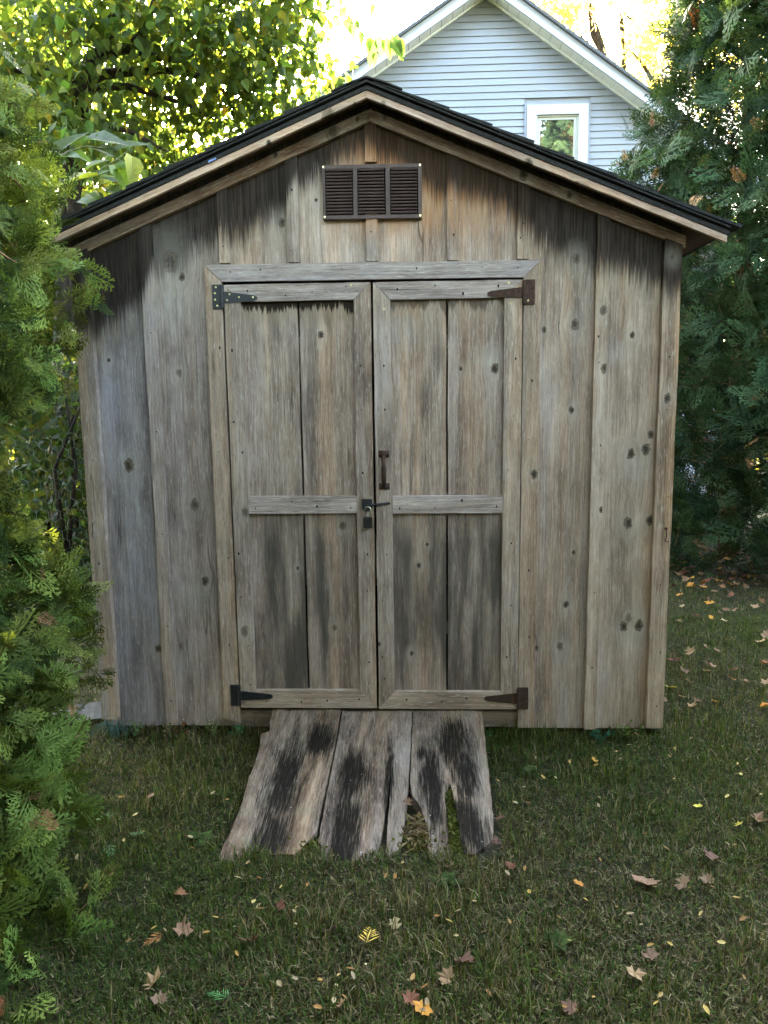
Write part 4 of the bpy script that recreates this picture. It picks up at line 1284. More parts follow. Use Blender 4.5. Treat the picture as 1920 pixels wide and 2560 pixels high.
# drooping sprig of leaves beside the gable peak and the sapling shoot above the left eave
MBIG = leaf_tpl(.56, .22, .22)
def shoot(name, label, stem, leaves, cols, cat, big=1.0):
    b = stem[0]
    root = empty(name, tuple(b)); tag(root, label, cat)
    st = MB().tube([np.array(q) - b for q in stem], [.006 - .0045 * i / (len(stem) - 1) for i in range(len(stem))], 5).build('stem', MSTEM, None, True)
    st.parent = root
    ms = [tpl_mesh('leaf', MBIG[0], MBIG[1], c, MLEAF) for c in cols]
    for k, (p0, p1, nn) in enumerate(leaves):
        p0, p1 = np.array(p0), np.array(p1)
        D = (p1 - p0)[None]; L = float(np.linalg.norm(p1 - p0)) * big
        Rm = frames(D, np.array([nn], float))[0]
        ob = bpy.data.objects.new('leaf', ms[k % len(ms)])
        COL.objects.link(ob); ob.parent = root
        ob.matrix_parent_inverse = Matrix.Translation(tuple(-np.array(b)))
        ob.matrix_basis = m4(Rm * L, p0)
    return root
MSTEM = simple('green_stem', (.10, .12, .04), .6, .2)
def lf(a, b, Y, dy=0.0, n=(0.1, -.55, .8)): return (at(a[0], a[1], Y), at(b[0], b[1], Y + dy), n)
SY = .75
stem_a = [at(60, 470, SY), at(100, 425, SY), at(165, 382, SY), at(215, 366, SY), at(270, 372, SY), at(330, 350, SY)]
sl_ = [lf((95, 405), (130, 375), SY, -.05), lf((97, 398), (140, 366), SY), lf((128, 400), (182, 336), SY), lf((135, 402), (175, 378), SY, -.1), lf((178, 366), (215, 338), SY),
       lf((212, 352), (286, 340), SY, -.06), lf((240, 350), (288, 345), SY, .05, (.2, -.8, .4)), lf((175, 380), (220, 395), SY), lf((240, 372), (290, 382), SY, -.04), lf((285, 380), (345, 352), SY), lf((255, 398), (284, 370), SY, .04)]
shoot('sapling_shoot', 'upper leafy green sapling shoot arching above the left shed eave', stem_a, sl_, [(.036, .066, .015), (.046, .08, .017), (.03, .056, .016)], 'sapling', 1.4)
SY = .45
stem_b = [at(150, 545, SY), at(180, 455, SY), at(215, 445, SY), at(250, 425, SY), at(290, 400, SY), at(318, 378, SY)]
sl2 = [lf((215, 455), (252, 425), SY), lf((212, 428), (247, 398), SY, -.03), lf((245, 445), (290, 448), SY, .02), lf((245, 440), (150, 448), SY, -.1, (-.3, -.5, .8)),
       lf((278, 428), (330, 405), SY), lf((285, 412), (322, 462), SY, -.04, (.5, -.7, .4)), lf((262, 470), (300, 480), SY, -.05), lf((240, 475), (268, 500), SY, .0), lf((222, 485), (255, 506), SY, -.05), lf((245, 463), (300, 440), SY, .03), lf((192, 505), (228, 503), SY, -.06), lf((330, 390), (334, 440), SY, -.06, (.7, -.6, .3))]
shoot('sapling_shoot', 'lower leafy green sapling shoot touching the left roof edge', stem_b, sl2, [(.038, .068, .015), (.052, .085, .016), (.032, .06, .016), (.09, .105, .016)], 'sapling', 1.4)
SY = 2.6
stem_c = [at(780, 20, SY), at(840, 40, SY), at(890, 62, SY), at(940, 88, SY), at(985, 98, SY)]
sl3 = []
for (a, b) in (((880, 62), (884, 100)), ((900, 78), (906, 118)), ((922, 92), (925, 130)), ((925, 95), (930, 165)), ((945, 92), (955, 142)), ((965, 95), (972, 148)), ((980, 96), (990, 135)), ((985, 92), (1004, 150)), ((998, 98), (1010, 138)),
               ((935, 130), (938, 166)), ((980, 84), (984, 110)), ((860, 50), (880, 85)), ((850, 42), (862, 14)), ((835, 38), (850, 70)), ((975, 100), (980, 145)), ((995, 105), (1000, 148)), ((990, 96), (1012, 122)), ((800, 30), (815, 62)), ((815, 28), (840, 5))):
    sl3.append(lf(a, b, SY + random.uniform(-.1, .1), 0, (random.uniform(-.5, .5), -.9, .2)))
shoot('hanging_sprig', 'hanging sprig of narrow green leaves in front of the house gable', stem_c, sl3, [(.06, .10, .03), (.05, .095, .035), (.09, .13, .03)], 'branch')

# yellow maples behind the house on the right
MPT = small_leaf_tpl()
YEL = np.array([[.32, .27, .07], [.38, .32, .09], [.24, .24, .06], [.32, .20, .09], [.17, .20, .06]])
MY = 15.0
b1 = at(1520, 700, MY); b1[2] = 0
l1 = [([b1] + tree_path([(1530, 400), (1512, 190), (1503, 120), (1478, 40), (1462, -40)], MY), [.16, .14, .11, .09, .07, .03]),
      (tree_path([(1503, 130), (1480, 90), (1470, 20)], MY), [.05, .04, .02]), (tree_path([(1470, 108), (1440, 92), (1420, 60), (1390, 20)], MY), [.05, .04, .03, .01]),
      (tree_path([(1470, 110), (1455, 95), (1440, 60)], MY), [.04, .03, .01])]
c1 = [(at(px, py, MY + random.uniform(-.5, .8)), r, w) for px, py, r, w in ((1345, 10, .45, 1), (1385, 35, .5, 1), (1410, 55, .45, 1), (1440, 40, .35, .7), (1400, 5, .6, 1), (1430, 95, .35, .8), (1470, 15, .4, .5), (1340, -40, .7, 1), (1450, -50, .8, 1), (1475, 115, .22, .7), (1520, 35, .3, .5))]
broadleaf('maple_tree', 'thin orange-leaved maple with bare dark branches behind the right house roof', tuple(b1), l1, c1, 1200, .17, YEL, [.35, .1, .15, .35, .05], 0, MPT, cat='tree', group='autumn maples behind the house', mat=MMAPLE)
b2 = at(1660, 700, MY + 1); b2[2] = 0
l2 = [([b2] + tree_path([(1650, 400), (1640, 250), (1620, 120), (1610, 0), (1600, -80)], MY + 1), [.18, .16, .13, .10, .07, .03]),
      (tree_path([(1562, 230), (1560, 160), (1553, 50), (1548, 22)], MY), [.07, .06, .05, .02]), (tree_path([(1553, 28), (1580, 50), (1590, 60)], MY), [.03, .02, .008]), (tree_path([(1630, 200), (1600, 150), (1570, 120)], MY), [.05, .03, .01])]
c2 = [(at(px, py, MY + random.uniform(-.6, 1.2)), r, w) for px, py, r, w in ((1575, 70, .4, 1), (1620, 30, .6, 1), (1680, 40, .7, 1), (1600, 100, .55, 1.2), (1560, 120, .4, 1.1), (1650, 110, .65, 1), (1540, 150, .3, 1), (1600, 165, .5, 1.1), (1630, 210, .45, 1), (1700, 150, .6, 1), (1560, 185, .22, 1), (1620, 240, .3, 1), (1720, 30, .7, 1), (1760, 120, .7, 1), (1650, -60, .9, 1), (1580, -40, .6, 1), (1830, 60, .8, 1), (1880, 160, .8, 1), (1800, 230, .7, 1))]
broadleaf('maple_tree', 'dense golden yellow maple between the house roof and the right cedars', tuple(b2), l2, c2, 3800, .17, YEL, [.25, .25, .30, .04, .16], 0, MPT, cat='tree', group='autumn maples behind the house', mat=MMAPLE)

# undergrowth and a far hedge that close the view at the sides
def hedge(name, label, x0, x1, y0, y1, z0, z1, n, size, cols, cat='hedge'):
    root = empty(name, ((x0 + x1) / 2, (y0 + y1) / 2, 0)); tag(root, label, cat)
    B0 = np.array(root.location)
    P = np.stack([RNG.uniform(x0, x1, n), RNG.uniform(y0, y1, n), z0 + (z1 - z0) * RNG.random(n) ** .8], 1)
    P[:, 2] *= 1 - .25 * np.sin(P[:, 0] * 3.1) ** 2
    D = RNG.normal(0, .7, (n, 3)); D[:, 2] -= .3
    Nn = RNG.normal(0, .6, (n, 3)); Nn[:, 2] += .6
    fo = batch('foliage', LT[0], LT[1], frames(D, Nn) * (size * RNG.uniform(.6, 1.3, n))[:, None, None], P - B0, pick(cols, n, .3), MLEAF)
    fo.parent = root; fo['kind'] = 'stuff'
    sb = MB()
    for i in range(14):
        x = RNG.uniform(x0, x1); y = RNG.uniform(y0, y1)
        sb.tube([np.array([x, y, 0]) - B0, np.array([x + RNG.uniform(-.2, .2), y, z1 * .5]) - B0, np.array([x + RNG.uniform(-.4, .4), y, z1 * .9]) - B0], [.02, .014, .004], 5)
    st = sb.build('stems', MBARK, None, True); st.parent = root; st['kind'] = 'stuff'
hedge('added_shade_hedge', 'unseen tall dense hedge added behind the camera to block low sky', -5.5, 7.5, -5.8, -4.9, 0, 3.4, 12000, .34, [[.022, .034, .017], [.04, .045, .024]])  # added out of view to block low sky and darken the lower wall
hedge('added_shade_hedge', 'unseen dense hedge added on the right to block sky light', 5.8, 6.6, -5.2, .5, 0, 3.4, 4000, .34, [[.022, .036, .017], [.035, .045, .022]])  # unseen, put in to cut sky light from the right
hedge('added_shade_hedge', 'unseen tall dense hedge added on the left to darken that side', -2.9, -2.2, -5.0, -1.0, 0, 4.0, 6500, .26, [[.022, .036, .017], [.035, .045, .022]])  # unseen, put in to darken the left of the lawn and wall
hedge('undergrowth_bush', 'dark leafy undergrowth behind the wire fence left of the shed', -4.9, -1.35, 4.2, 5.8, 0.0, 3.7, 11000, .15, [[.022, .045, .012], [.035, .055, .013], [.07, .075, .015]], 'bush')
hedge('side_bush', 'dark low bush against the left side of the shed behind the wire', -2.9, -1.42, 1.75, 3.2, 0, 2.0, 6000, .075, [[.012, .024, .008], [.018, .030, .009], [.030, .034, .010]], 'bush')
hedge('far_hedge', 'far green hedge closing the garden behind the trees', -16, -3.2, 15, 17, 0, 5.0, 6000, .45, [[.05, .09, .025], [.08, .11, .025]])
hedge('far_hedge', 'far green hedge behind the right cedars', 5.2, 18, 11, 13, 0, 4.6, 5000, .45, [[.05, .085, .025], [.12, .12, .03]])

# trees at the photographer's back: they close the sky there and stand in the window's reflection
for k, (x, y, h, cr_) in enumerate(((-6.5, -9.0, 15.0, 3.2), (-1.0, -11.0, 19.0, 3.8), (5.0, -10.0, 19.0, 3.8), (10.5, -7.0, 15.0, 3.4), (-8.5, -3.5, 10.5, 2.6))):
    lb_ = ['broad yellow-green garden tree behind the camera on the left', 'tall golden garden tree straight behind the camera', 'tall golden garden tree behind the camera on the right',
           'garden tree far right behind the camera', 'garden tree left of the camera'][k]
    cl = [(np.array([x + RNG.uniform(-cr_, cr_), y + RNG.uniform(-cr_, cr_) * .6, h * RNG.uniform(.22, .98)]), RNG.uniform(.8, 1.3)) for _ in range(40)]
    tr_p = ([np.array([x, y, 0]), np.array([x + .1, y, h * .4]), np.array([x - .1, y, h * .9])], [.2, .15, .04])
    broadleaf('garden_tree', lb_, (x, y, 0), [tr_p] + [limb((x, y, h * .35), c[0], .05, .01) for c in cl[:8]], cl, 8500, .42, np.array([[.06, .072, .03], [.12, .105, .04], [.045, .058, .027]]), None, 0, LT, group='trees behind the photographer')

# added tree, out of view: its crown is placed to shade the lawn
ob_ = np.array([-3.6, -4.4, 0.0])
ocl = [(np.array([RNG.uniform(-5.2, 4.2), RNG.uniform(-4.6, -.4), RNG.uniform(5.4, 7.4)]), RNG.uniform(.6, .9)) for _ in range(46)]
otr = ([ob_, ob_ + [.1, .05, 2.5], ob_ + [.5, .3, 4.6], ob_ + [1.2, .9, 6.4]], [.19, .16, .12, .05])
broadleaf('garden_tree', 'unseen spreading tree added above the camera so its crown shades the lawn', tuple(ob_), [otr] + [limb(ob_ + [.5, .3, 4.6], c[0], .06, .012) for c in ocl[:14]], ocl, 9500, .22,
          np.array([[.030, .042, .016], [.040, .05, .018], [.024, .034, .015]]), None, 0, LT, group='trees behind the photographer', droop=.3)

# ------------------------------------------------------------------ chicken wire fence at the left
wf = empty('wire_fence', (-1.8, 1.5, 0))
tag(wf, 'rusted green chicken-wire fence sagging between the cedar shrub and the shed', 'fence')
wb = MB()
hx = .042
rows = int(1.25 / (hx * 1.5)); colsn = int(1.35 / (hx * 1.732))
def wp(x, z): return (x, .05 * math.sin(x * 3 + z * 2) + .03 * math.sin(z * 5), z)
for r in range(rows):
    for cidx in range(colsn):
        x = -.72 + cidx * hx * 1.732 + (hx * .866 if r % 2 else 0); z = .03 + r * hx * 1.5
        p = [wp(x, z), wp(x, z + hx), wp(x + hx * .866, z + hx * 1.5), wp(x - hx * .866, z + hx * 1.5)]
        wb.tube([p[0], p[1]], .0011, 3, False); wb.tube([p[1], p[2]], .0009, 3, False); wb.tube([p[1], p[3]], .0009, 3, False)
MWIRE = simple('weathered_green_wire', (.10, .16, .13), .5, .4, .3)
w_o = wb.build('wire_mesh', MWIRE, None); w_o.parent = wf; w_o['kind'] = 'stuff'
for px_ in (-.70, .56):
    po = MB().tube([(px_, .04, -.02), (px_ + .01, .04, 1.32)], .018, 7).build('post', MBARK, None, True); po.parent = wf

# flat paver at the left corner
px_, py_ = float(ground_at(212, 1800)[0]), float(ground_at(212, 1800)[1])
pv = MB().prism(rough([(-.13, 0), (.10, 0), (.115, .05), (-.12, .05)], .004, .05), -.09, .12).build('paving_stone', MSTONE, None)
pv.location = (px_ - .02, py_ - .02, -.012)
pv.rotation_euler = (0, 0, .35)
tag(pv, 'grey concrete paving stone lying under the cedar by the left shed corner', 'paving stone')

# ------------------------------------------------------------------ GRASS
def in_ramp(x, y):
    return (x > -.47) & (x < .445) & (y > -.925 + .03 * np.sin(x * 31)) & (y < 0.02)
def grass():
    zones = [(-1.5, 1.9, -2.1, -1.2, 30000), (-1.6, 1.9, -1.2, .05, 21000), (1.23, 3.6, .05, 1.8, 13000), (1.23, 4.4, 1.8, 3.7, 5500), (1.9, 3.2, -1.6, .05, 15000), (-2.6, -1.23, .05, 3.0, 3500)]
    PX = []
    for x0, x1, y0, y1, dens in zones:
        n = int((x1 - x0) * (y1 - y0) * dens)
        p = np.stack([RNG.uniform(x0, x1, n), RNG.uniform(y0, y1, n)], 1)
        PX.append(p)
    p = np.concatenate(PX)
    # clumps and thin places
    f = np.sin(p[:, 0] * 9.1 + 1.7 * np.sin(p[:, 1] * 7.7)) * np.sin(p[:, 1] * 10.3 + 1.3 * np.sin(p[:, 0] * 6.1)) + .6 * np.sin(p[:, 0] * 23 + p[:, 1] * 17) * np.sin(p[:, 1] * 29 - p[:, 0] * 11)
    keep = RNG.random(len(p)) < np.clip(.72 + .35 * f, .18, 1)
    keep &= ~in_ramp(p[:, 0], p[:, 1])
    # under the right cedars the grass gives way to litter
    shade = np.clip((np.hypot(p[:, 0] - 2.95, p[:, 1] - 3.75) - .7) / .9, 0, 1) * np.clip((np.hypot(p[:, 0] - 3.58, p[:, 1] - 2.85) - .6) / .9, 0, 1)
    keep &= RNG.random(len(p)) < shade + .05
    p = p[keep]; f = f[keep]
    n = len(p)
    near_wall = np.exp(-np.abs(p[:, 1] + .03) / .05) * (np.abs(p[:, 0]) < 1.3)
    h = RNG.gamma(5.0, .0056, n) * (1 + .22 * np.sin(p[:, 0] * 4.3 + 1) * np.sin(p[:, 1] * 3.7)) * (1 + .35 * f.clip(-1, 1) * .6) + near_wall * RNG.uniform(0, .06, n)
    h = h.clip(.012, .10)
    az = RNG.uniform(0, 2 * np.pi, n)
    bend = np.abs(RNG.normal(0, .95, n)).clip(.15, 1.6)
    d = np.stack([np.cos(az), np.sin(az)], 1); s = np.stack([-np.sin(az), np.cos(az)], 1)
    w = RNG.uniform(.0009, .0021, n)
    V = np.zeros((n, 5, 3))
    b3 = np.concatenate([p, np.full((n, 1), -.006)], 1)
    s3 = np.concatenate([s, np.zeros((n, 1))], 1)
    ca_, sa_ = np.cos(bend * .55), np.sin(bend * .55)
    mid = b3 + np.concatenate([d * (sa_ * h * .6)[:, None], (ca_ * h * .6)[:, None]], 1)
    c2_, s2_ = np.cos(bend * 1.25), np.sin(bend * 1.25)
    tip = mid + np.concatenate([d * (s2_ * h * .6)[:, None], (c2_ * h * .6)[:, None]], 1)
    tip[:, 2] = np.maximum(tip[:, 2], .003)
    V[:, 0] = b3 - s3 * w[:, None]; V[:, 1] = b3 + s3 * w[:, None]
    V[:, 2] = mid - s3 * w[:, None] * .85; V[:, 3] = mid + s3 * w[:, None] * .85
    V[:, 4] = tip
    F = np.array([(0, 1, 3), (0, 3, 2), (2, 3, 4)])
    FF = (F[None] + (np.arange(n) * 5)[:, None, None]).reshape(-1, 3)
    big = np.sin(p[:, 0] * 1.9 + .5) * np.sin(p[:, 1] * 2.3 + 1.1) + .5 * np.sin(p[:, 0] * 5.1 - p[:, 1] * 3.7)
    dry = RNG.random(n) < (.31 - .24 * big).clip(.06, .66)
    col = pick([[.043, .066, .014], [.062, .087, .017], [.032, .052, .013], [.082, .094, .023]], n, .35)
    col[dry] = pick([[.115, .088, .048], [.18, .145, .085], [.06, .046, .024]], dry.sum(), .25)
    c = np.ones((n, 5, 4)); c[:, :, :3] = col[:, None, :]
    # short stubble, clover bits and lying straw between the blades: one triangle each
    PQ = []
    for x0, x1, y0, y1, dens in zones:
        m = int((x1 - x0) * (y1 - y0) * dens * .95)
        PQ.append(np.stack([RNG.uniform(x0, x1, m), RNG.uniform(y0, y1, m)], 1))
    qq = np.concatenate(PQ); qq = qq[~in_ramp(qq[:, 0], qq[:, 1])]
    sh2 = np.clip((np.hypot(qq[:, 0] - 2.95, qq[:, 1] - 3.75) - .7) / .9, 0, 1)
    qq = qq[RNG.random(len(qq)) < sh2 + .25]
    m = len(qq)
    az2 = RNG.uniform(0, 2 * np.pi, m); L2 = RNG.uniform(.008, .026, m); w2 = RNG.uniform(.0012, .0032, m); el = RNG.uniform(0, 1.0, m) ** 1.5 * 1.3
    d2 = np.stack([np.cos(az2) * np.cos(el), np.sin(az2) * np.cos(el), np.sin(el)], 1); s2v = np.stack([-np.sin(az2), np.cos(az2), 0 * az2], 1)
    b2_ = np.concatenate([qq, RNG.uniform(.001, .014, (m, 1))], 1)
    W = np.stack([b2_ - s2v * w2[:, None], b2_ + s2v * w2[:, None], b2_ + d2 * L2[:, None]], 1)
    big2 = np.sin(qq[:, 0] * 1.9 + .5) * np.sin(qq[:, 1] * 2.3 + 1.1)
    col2 = pick([[.038, .056, .013], [.052, .070, .016], [.027, .042, .011]], m, .35)
    dry2 = RNG.random(m) < (.42 - .26 * big2)
    col2[dry2] = pick([[.11, .084, .045], [.15, .12, .068], [.06, .043, .023], [.04, .028, .016]], dry2.sum(), .3)
    cc2 = np.ones((m, 3, 4)); cc2[:, :, :3] = col2[:, None, :]
    nv0 = n * 5
    FF = np.concatenate([FF, np.arange(m * 3).reshape(-1, 3) + nv0])
    o = raw('grass', np.concatenate([V.reshape(-1, 3), W.reshape(-1, 3)]), FF, np.concatenate([c.reshape(-1, 4), cc2.reshape(-1, 4)]), MGRASS)
    tag(o, 'short matted lawn grass, green mixed with straw', 'grass', None, 'stuff')
grass()

# moss and dry grass in the broken planks
def moss():
    n = 2200
    spots = [(.292, -.62, .010, .05), (.293, -.74, .014, .07), (.292, -.87, .018, .07), (.30, -.95, .03, .04), (-.178, -.90, .02, .04), (.16, -.86, .03, .06)]
    k = RNG.integers(0, len(spots), n)
    s = np.array(spots)[k]
    p = np.stack([s[:, 0] + RNG.normal(0, 1, n) * s[:, 2], s[:, 1] + RNG.normal(0, 1, n) * s[:, 3] * .6], 1)
    z = np.clip(.112 * (p[:, 1] + .97) / .94, 0, .2) * RNG.uniform(.3, .95, n)
    P = np.stack([p[:, 0], p[:, 1], z], 1)
    D = RNG.normal(0, .7, (n, 3)); D[:, 2] += .5
    o = batch('moss', LT[0], LT[1], frames(D, RNG.normal(0, 1, (n, 3))) * RNG.uniform(.008, .018, n)[:, None, None], P, pick([[.07, .080, .018], [.11, .11, .03], [.045, .055, .016]], n, .25), MGRASS)
    tag(o, 'bright green moss growing in the cracks of the ramp', 'moss', None, 'stuff')
moss()
def thatch():
    n = 240
    P = np.stack([RNG.normal(.165, .022, n), RNG.normal(-.80, .05, n), RNG.uniform(.004, .03, n)], 1)
    D = RNG.normal(0, 1, (n, 3)); D[:, 2] *= .3
    tv = np.array([(0, -.03, 0), (0, .03, 0), (.5, .0, .18), (1, 0, 0)]); tf = np.array([(0, 1, 2), (1, 3, 2)])
    o = batch('dry_grass', tv, tf, frames(D, RNG.normal(0, 1, (n, 3))) * RNG.uniform(.02, .045, n)[:, None, None], P, pick([[.17, .13, .07], [.11, .08, .045]], n, .2), MGRASS)
    tag(o, 'tangle of dry straw in the broken corner of the ramp', 'dry grass', None, 'stuff')
thatch()

# ------------------------------------------------------------------ fallen leaves
def lay(name, me, x, y, size, label, cat, group=None, tilt_=.25, z=.028, rot=None):
    o = bpy.data.objects.new(name, me)
    o.location = (x, y, z)
    o.rotation_euler = (random.uniform(-tilt_, tilt_), random.uniform(-tilt_, tilt_), random.uniform(0, 6.28) if rot is None else rot)
    o.scale = (size,) * 3
    COL.objects.link(o)
    tag(o, label, cat, group)
    return o
MAPC = {'tan': (.23, .14, .077), 'pink': (.15, .09, .056), 'brown': (.12, .062, .036), 'orange': (.33, .14, .022), 'rust': (.13, .05, .024), 'dark': (.06, .028, .022), 'yellow': (.36, .28, .045), 'pale': (.25, .18, .10)}
mm = {}
def mapm(c, k, curl):
    key = (c, k, curl)
    if key not in mm:
        tv, tf = maple_tpl(curl, k)
        mm[key] = tpl_mesh('maple_leaf', tv, tf, MAPC[c], MFALL)
    return mm[key]
D_ = 1.1574
BIG = [  # displayed x, y, colour, radius, curl, label
    (1390, 1925, 'tan', .062, .30, 'largest pale tan star-shaped maple leaf on the lawn'),
    (1470, 1925, 'pink', .046, .35, 'pinkish brown maple leaf to the right of the largest leaf'),
    (1540, 1873, 'brown', .05, .6, 'curled brown maple leaf up and right of the largest leaf'),
    (1528, 1922, 'pink', .030, .7, 'small curled pink-brown leaf right of the largest pair'),
    (1245, 1925, 'orange', .030, .3, 'small bright orange leaf left of the largest leaf'),
    (395, 2033, 'tan', .042, .5, 'folded tan leaf on the left lawn by a rusty frond'),
    (545, 2053, 'brown', .045, .7, 'curled dark brown leaf on the left of the frond'),
    (385, 1948, 'rust', .034, .5, 'rust coloured leaf on the left lawn'),
    (605, 1980, 'rust', .026, .5, 'small dark red leaf below the ramp'),
    (858, 2013, 'pale', .030, .4, 'pale cream leaf right of the yellow frond'),
    (998, 2098, 'brown', .046, .6, 'curled brown leaf low in the middle of the lawn'),
    (1405, 2090, 'pink', .036, .6, 'pinkish folded leaf low on the right lawn'),
    (1370, 2122, 'tan', .036, .6, 'crumpled tan leaf low on the right lawn'),
    (330, 2150, 'tan', .048, .8, 'folded tan leaf at the bottom left of the lawn'),
    (345, 2186, 'pink', .030, .6, 'small pinkish leaf at the bottom left edge'),
    (915, 2198, 'orange', .040, .4, 'bright orange leaf at the bottom edge'),
    (885, 2185, 'rust', .036, .6, 'rust brown leaf touching the orange leaf at the bottom edge'),
    (970, 2135, 'tan', .036, .6, 'tan crumpled leaf beside the caption area at the bottom'),
    (715, 2028, 'dark', .030, .6, 'nearly black curled leaf left of the yellow frond'),
    (1632, 1785, 'brown', .05, .7, 'brown and pink curled leaf at the right edge'),
    (1592, 1797, 'yellow', .026, .3, 'bright yellow leaf near the right edge'),
    (1508, 1758, 'yellow', .026, .4, 'yellow-green leaf up the right lawn'),
    (328, 1735, 'tan', .024, .6, 'small tan leaf on the left lawn under the cedar'),
    (1285, 1655, 'orange', .026, .4, 'orange leaf right of the ramp top'),
    (1685, 1665, 'orange', .03, .4, 'orange leaf beyond the right frame edge'),
    (1450, 1496, 'yellow', .05, .3, 'large yellow and orange leaf leaning on the right shed corner'),
    (1545, 1527, 'orange', .03, .4, 'small orange leaf right of the shed corner'),
    (1455, 1425, 'rust', .035, .6, 'rust leaf beside the right shed corner'),
    (1645, 1443, 'orange', .038, .4, 'orange leaf at the right edge beside the cedars'),
    (1565, 1350, 'pale', .04, .5, 'pale leaf on the grass behind the right shed corner'),
    (735, 2190, 'tan', .022, .5, 'tiny tan leaf at the bottom centre'),
    (1230, 2205, 'pink', .034, .6, 'pink-brown leaf cut by the bottom edge'),
    (1055, 1505, 'rust', .02, .5, 'tiny rust leaf by the sill right of the ramp'),
    (1080, 1785, 'brown', .03, .6, 'brown leaf right of the ramp'),
    (1075, 1833, 'brown', .028, .5, 'crumpled brown leaf in the grass right of the ramp'),
    (1100, 1890, 'rust', .03, .5, 'rust leaf below the right end of the ramp'),
    (870, 1730, 'rust', .035, .6, 'red-brown leaf caught in the gap of the ramp'),
    (885, 1752, 'brown', .03, .6, 'brown leaf lying deep in the broken corner of the ramp'),
]
for k, (x, y, c, r, curl, lab) in enumerate(BIG):
    p = ground_at(x * D_, y * D_)
    lay('maple_leaf', mapm(c, k % 7, curl), float(p[0]), float(p[1]), r * .88, lab, 'leaf', 'fallen maple leaves', .42, .026 if 'ramp' not in lab or 'right' in lab else .03)
# the yellow cedar frond
tv, tf, tc = spray_tpl(11, 7, 0, .2)
fm = tpl_mesh('cedar_frond', tv, tf, (.36, .22, .045), MFALL, tc)
p = ground_at(790 * D_, 2075 * D_)
o = lay('cedar_frond', fm, float(p[0]), float(p[1]), .085, 'dry golden cedar frond lying in the lower middle of the lawn', 'frond', None, .1, .042, 1.45)
fm2 = tpl_mesh('cedar_frond', tv, tf, (.30, .11, .04), MFALL, tc)
p = ground_at(360 * D_, 2046 * D_)
lay('cedar_frond', fm2, float(p[0]), float(p[1]), .06, 'rusty dead cedar frond beside the folded tan leaf', 'frond', None, .1, .04)
fm3 = tpl_mesh('cedar_frond', tv, tf, (.07, .16, .05), MFALL, tc)
for k, (x, y, lab) in enumerate(((255, 1780, 'green cedar frond on the grass under the cedar shrub'), (235, 1845, 'green cedar frond on the grass left of the ramp'), (500, 2190, 'green cedar frond at the bottom edge left of centre'), (310, 1830, 'small green cedar frond on the left lawn'))):
    p = ground_at(x * D_, y * D_)
    lay('cedar_frond', fm3, float(p[0]), float(p[1]), .07, lab, 'frond', None, .15, .04)
# small locust leaflets: many alike
lv = np.array([(-.5, 0, 0), (-.2, .22, .05), (.2, .22, .05), (.5, 0, .02), (.2, -.22, .05), (-.2, -.22, .05), (0, 0, -.02)])
lf_ = np.array([(6, i, (i + 1) % 6) for i in range(6)])
lm_ = [tpl_mesh('leaflet', lv, lf_, c, MFALL) for c in ((.27, .165, .045), (.30, .21, .075), (.22, .11, .03), (.25, .19, .10))]
cnt = 0
while cnt < 120:
    px = random.uniform(60, 1910); py = random.uniform(1800, 2555)
    if random.random() > .35 + .65 * (px / 1920): continue
    p = ground_at(px, py)
    x, y = float(p[0]), float(p[1])
    if (-.50 < x < .47 and y > -.99) or (y > -.03 and x < 1.25) or x < -1.2: continue
    lay('leaflet', random.choice(lm_), x, y, random.uniform(.014, .026), 'small dry yellow leaflet lying in the lawn grass', 'leaflet', 'small yellow leaflets', .5, random.uniform(.026, .04))
    cnt += 1
# leaf litter under the cedars and on the back lawn
for k in range(150):
    px = random.uniform(1655, 1915); py = 1385 + 95 * random.random() ** 1.5 if k < 108 else random.uniform(1450, 1790)
    p = ground_at(px, py)
    if p[0] < 1.27: continue
    lc = random.choice(['orange', 'tan', 'rust', 'brown', 'pale', 'tan'] if k >= 108 else ['brown', 'rust', 'brown', 'tan', 'orange', 'rust'])
    lay('litter_leaf', mapm(lc, k % 7, .5), float(p[0]), float(p[1]), random.uniform(.025, .05), 'dry %s leaf in the litter between the right cedars and the shed' % lc, 'leaf', 'leaf litter under the cedars', .5, .03)

# ------------------------------------------------------------------ weeds along the wall foot
def weed(px, py, label, n, spread, h, cols, seeds=0, lsz=.018, Y=-.05):
    b = at(px, py, Y); b = np.array([b[0], Y, 0.0])
    root = empty('weed', tuple(b)); tag(root, label, 'weed', 'weeds along the shed foot')
    st = MB()
    tips = []
    for k in range(n):
        e = np.array([RNG.normal(0, spread), RNG.normal(-.015, .02), h * RNG.uniform(.5, 1.1)])
        st.tube([(0, 0, 0), e * .5 + RNG.normal(0, .005, 3), e], [.0012, .001, .0006], 3, False); tips.append(e)
    s_o = st.build('stem', MSTEM, None); s_o.parent = root
    m = n * 6
    tips = np.array(tips)
    P = np.repeat(tips, 6, 0) * RNG.uniform(.3, 1, (m, 1)) + RNG.normal(0, .005, (m, 3))
    D = RNG.normal(0, .8, (m, 3)); D[:, 2] += .2
    Nn = RNG.normal(0, .4, (m, 3)); Nn[:, 2] += 1; Nn[:, 1] -= .5
    o = batch('leaves', LT[0], LT[1], frames(D, Nn) * (lsz * RNG.uniform(.6, 1.2, m))[:, None, None], P, pick(cols, m, .2), MGRASS); o.parent = root; o['kind'] = 'stuff'
    if seeds:
        P = np.repeat(tips, seeds, 0) + RNG.normal(0, .010, (n * seeds, 3))
        o = batch('seed_heads', LT[0], LT[1], frames(RNG.normal(0, 1, P.shape), RNG.normal(0, 1, P.shape)) * .006, P, pick([[.5, .46, .36]], len(P), .15), MGRASS); o.parent = root; o['kind'] = 'stuff'
weed(345, 1810, 'bushy pale green weed at the foot of the left board', 7, .018, .085, [[.10, .17, .06], [.13, .2, .08]], 0, .016)
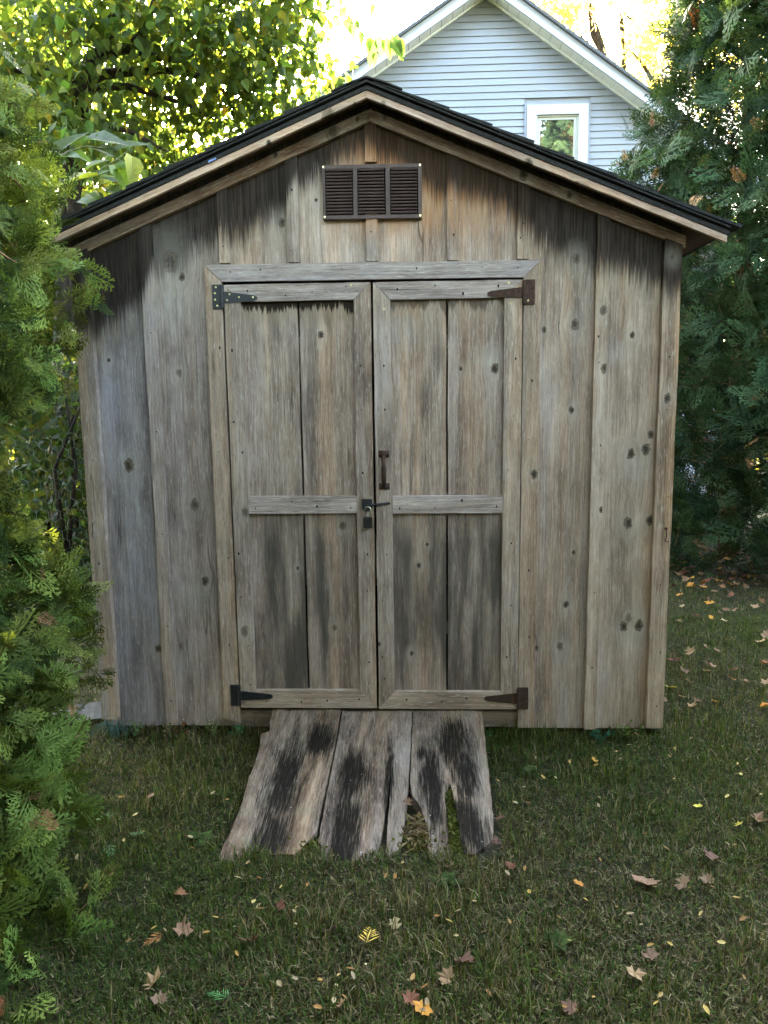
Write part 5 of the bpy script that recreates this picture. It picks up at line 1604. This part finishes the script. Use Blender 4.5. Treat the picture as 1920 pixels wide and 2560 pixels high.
weed(440, 1815, 'weed with white seed heads and rusty leaves left of the door post', 10, .05, .075, [[.16, .06, .03], [.10, .05, .03], [.08, .12, .04]], 4, .018)
weed(535, 1815, 'thin white-headed weed beside the left door post', 5, .02, .085, [[.08, .12, .04]], 5, .012)
weed(595, 1805, 'round-leaved weed in the corner between post and ramp', 4, .015, .06, [[.05, .12, .05]], 2, .026)
weed(1495, 1828, 'dark clover-leaved weed under the right batten', 6, .03, .04, [[.03, .085, .045]], 0, .03, -.07)
weed(1215, 1815, 'dark green weed right of the ramp top', 5, .02, .05, [[.04, .09, .035]], 0, .022)
weed(1560, 1815, 'tuft of bright grass at the foot of the right board', 12, .03, .08, [[.09, .15, .04]], 0, .012)
for (gx_, gy_, lab) in ((1120, 2215, 'flat green rosette weed in the lawn below the ramp'), (505, 2105, 'small green rosette weed on the left lawn beneath the ramp'), (1395, 2365, 'green rosette weed low on the right lawn'),
                        (1330, 1935, 'green rosette weed right of the ramp')):
    gp_ = ground_at(gx_, gy_)
    yw = float(gp_[1]); pxw = gx_
    def weed_at(p, label):
        root = empty('weed', (float(p[0]), float(p[1]), 0)); tag(root, label, 'weed', 'rosette weeds in the lawn')
        m = 16
        a = RNG.uniform(0, 6.28, m); D = np.stack([np.cos(a), np.sin(a), RNG.uniform(.15, .6, m)], 1)
        o = batch('leaves', LT[0], LT[1], frames(D, np.tile([[0, 0, 1.0]], (m, 1)) + RNG.normal(0, .2, (m, 3))) * RNG.uniform(.03, .055, m)[:, None, None], RNG.normal(0, .006, (m, 3)) * [1, 1, 0] + [0, 0, .008], pick([[.030, .050, .014], [.040, .060, .016]], m, .25), MGRASS)
        o.parent = root; o['kind'] = 'stuff'
    weed_at(gp_, lab)
# blue-green grass tuft at the left corner
def tuft():
    b = np.array([-1.14, -.06, 0.0])
    root = empty('grass_tuft', tuple(b)); tag(root, 'arching blue-green grass tuft at the foot of the left corner trim', 'grass tuft')
    mb = MB()
    for k in range(46):
        a = RNG.uniform(-math.pi, .2); L = RNG.uniform(.07, .14); s = RNG.uniform(.4, 1)
        e = np.array([math.cos(a) * L * s, math.sin(a) * L * .6 * s, 0])
        q = [np.array([0, 0, 0]) + RNG.normal(0, .008, 3) * [1, 1, 0], e * .4 + np.array([0, 0, L * .62]), e * .8 + np.array([0, 0, L * .55]), e * 1.2 + np.array([0, 0, L * .2])]
        mb.tube(q, [.0016, .0014, .001, .0004], 3, False)
    o = mb.build('blades', simple('blue_green_blade', (.045, .095, .075), .5, .3), None); o.parent = root; o['kind'] = 'stuff'
tuft()
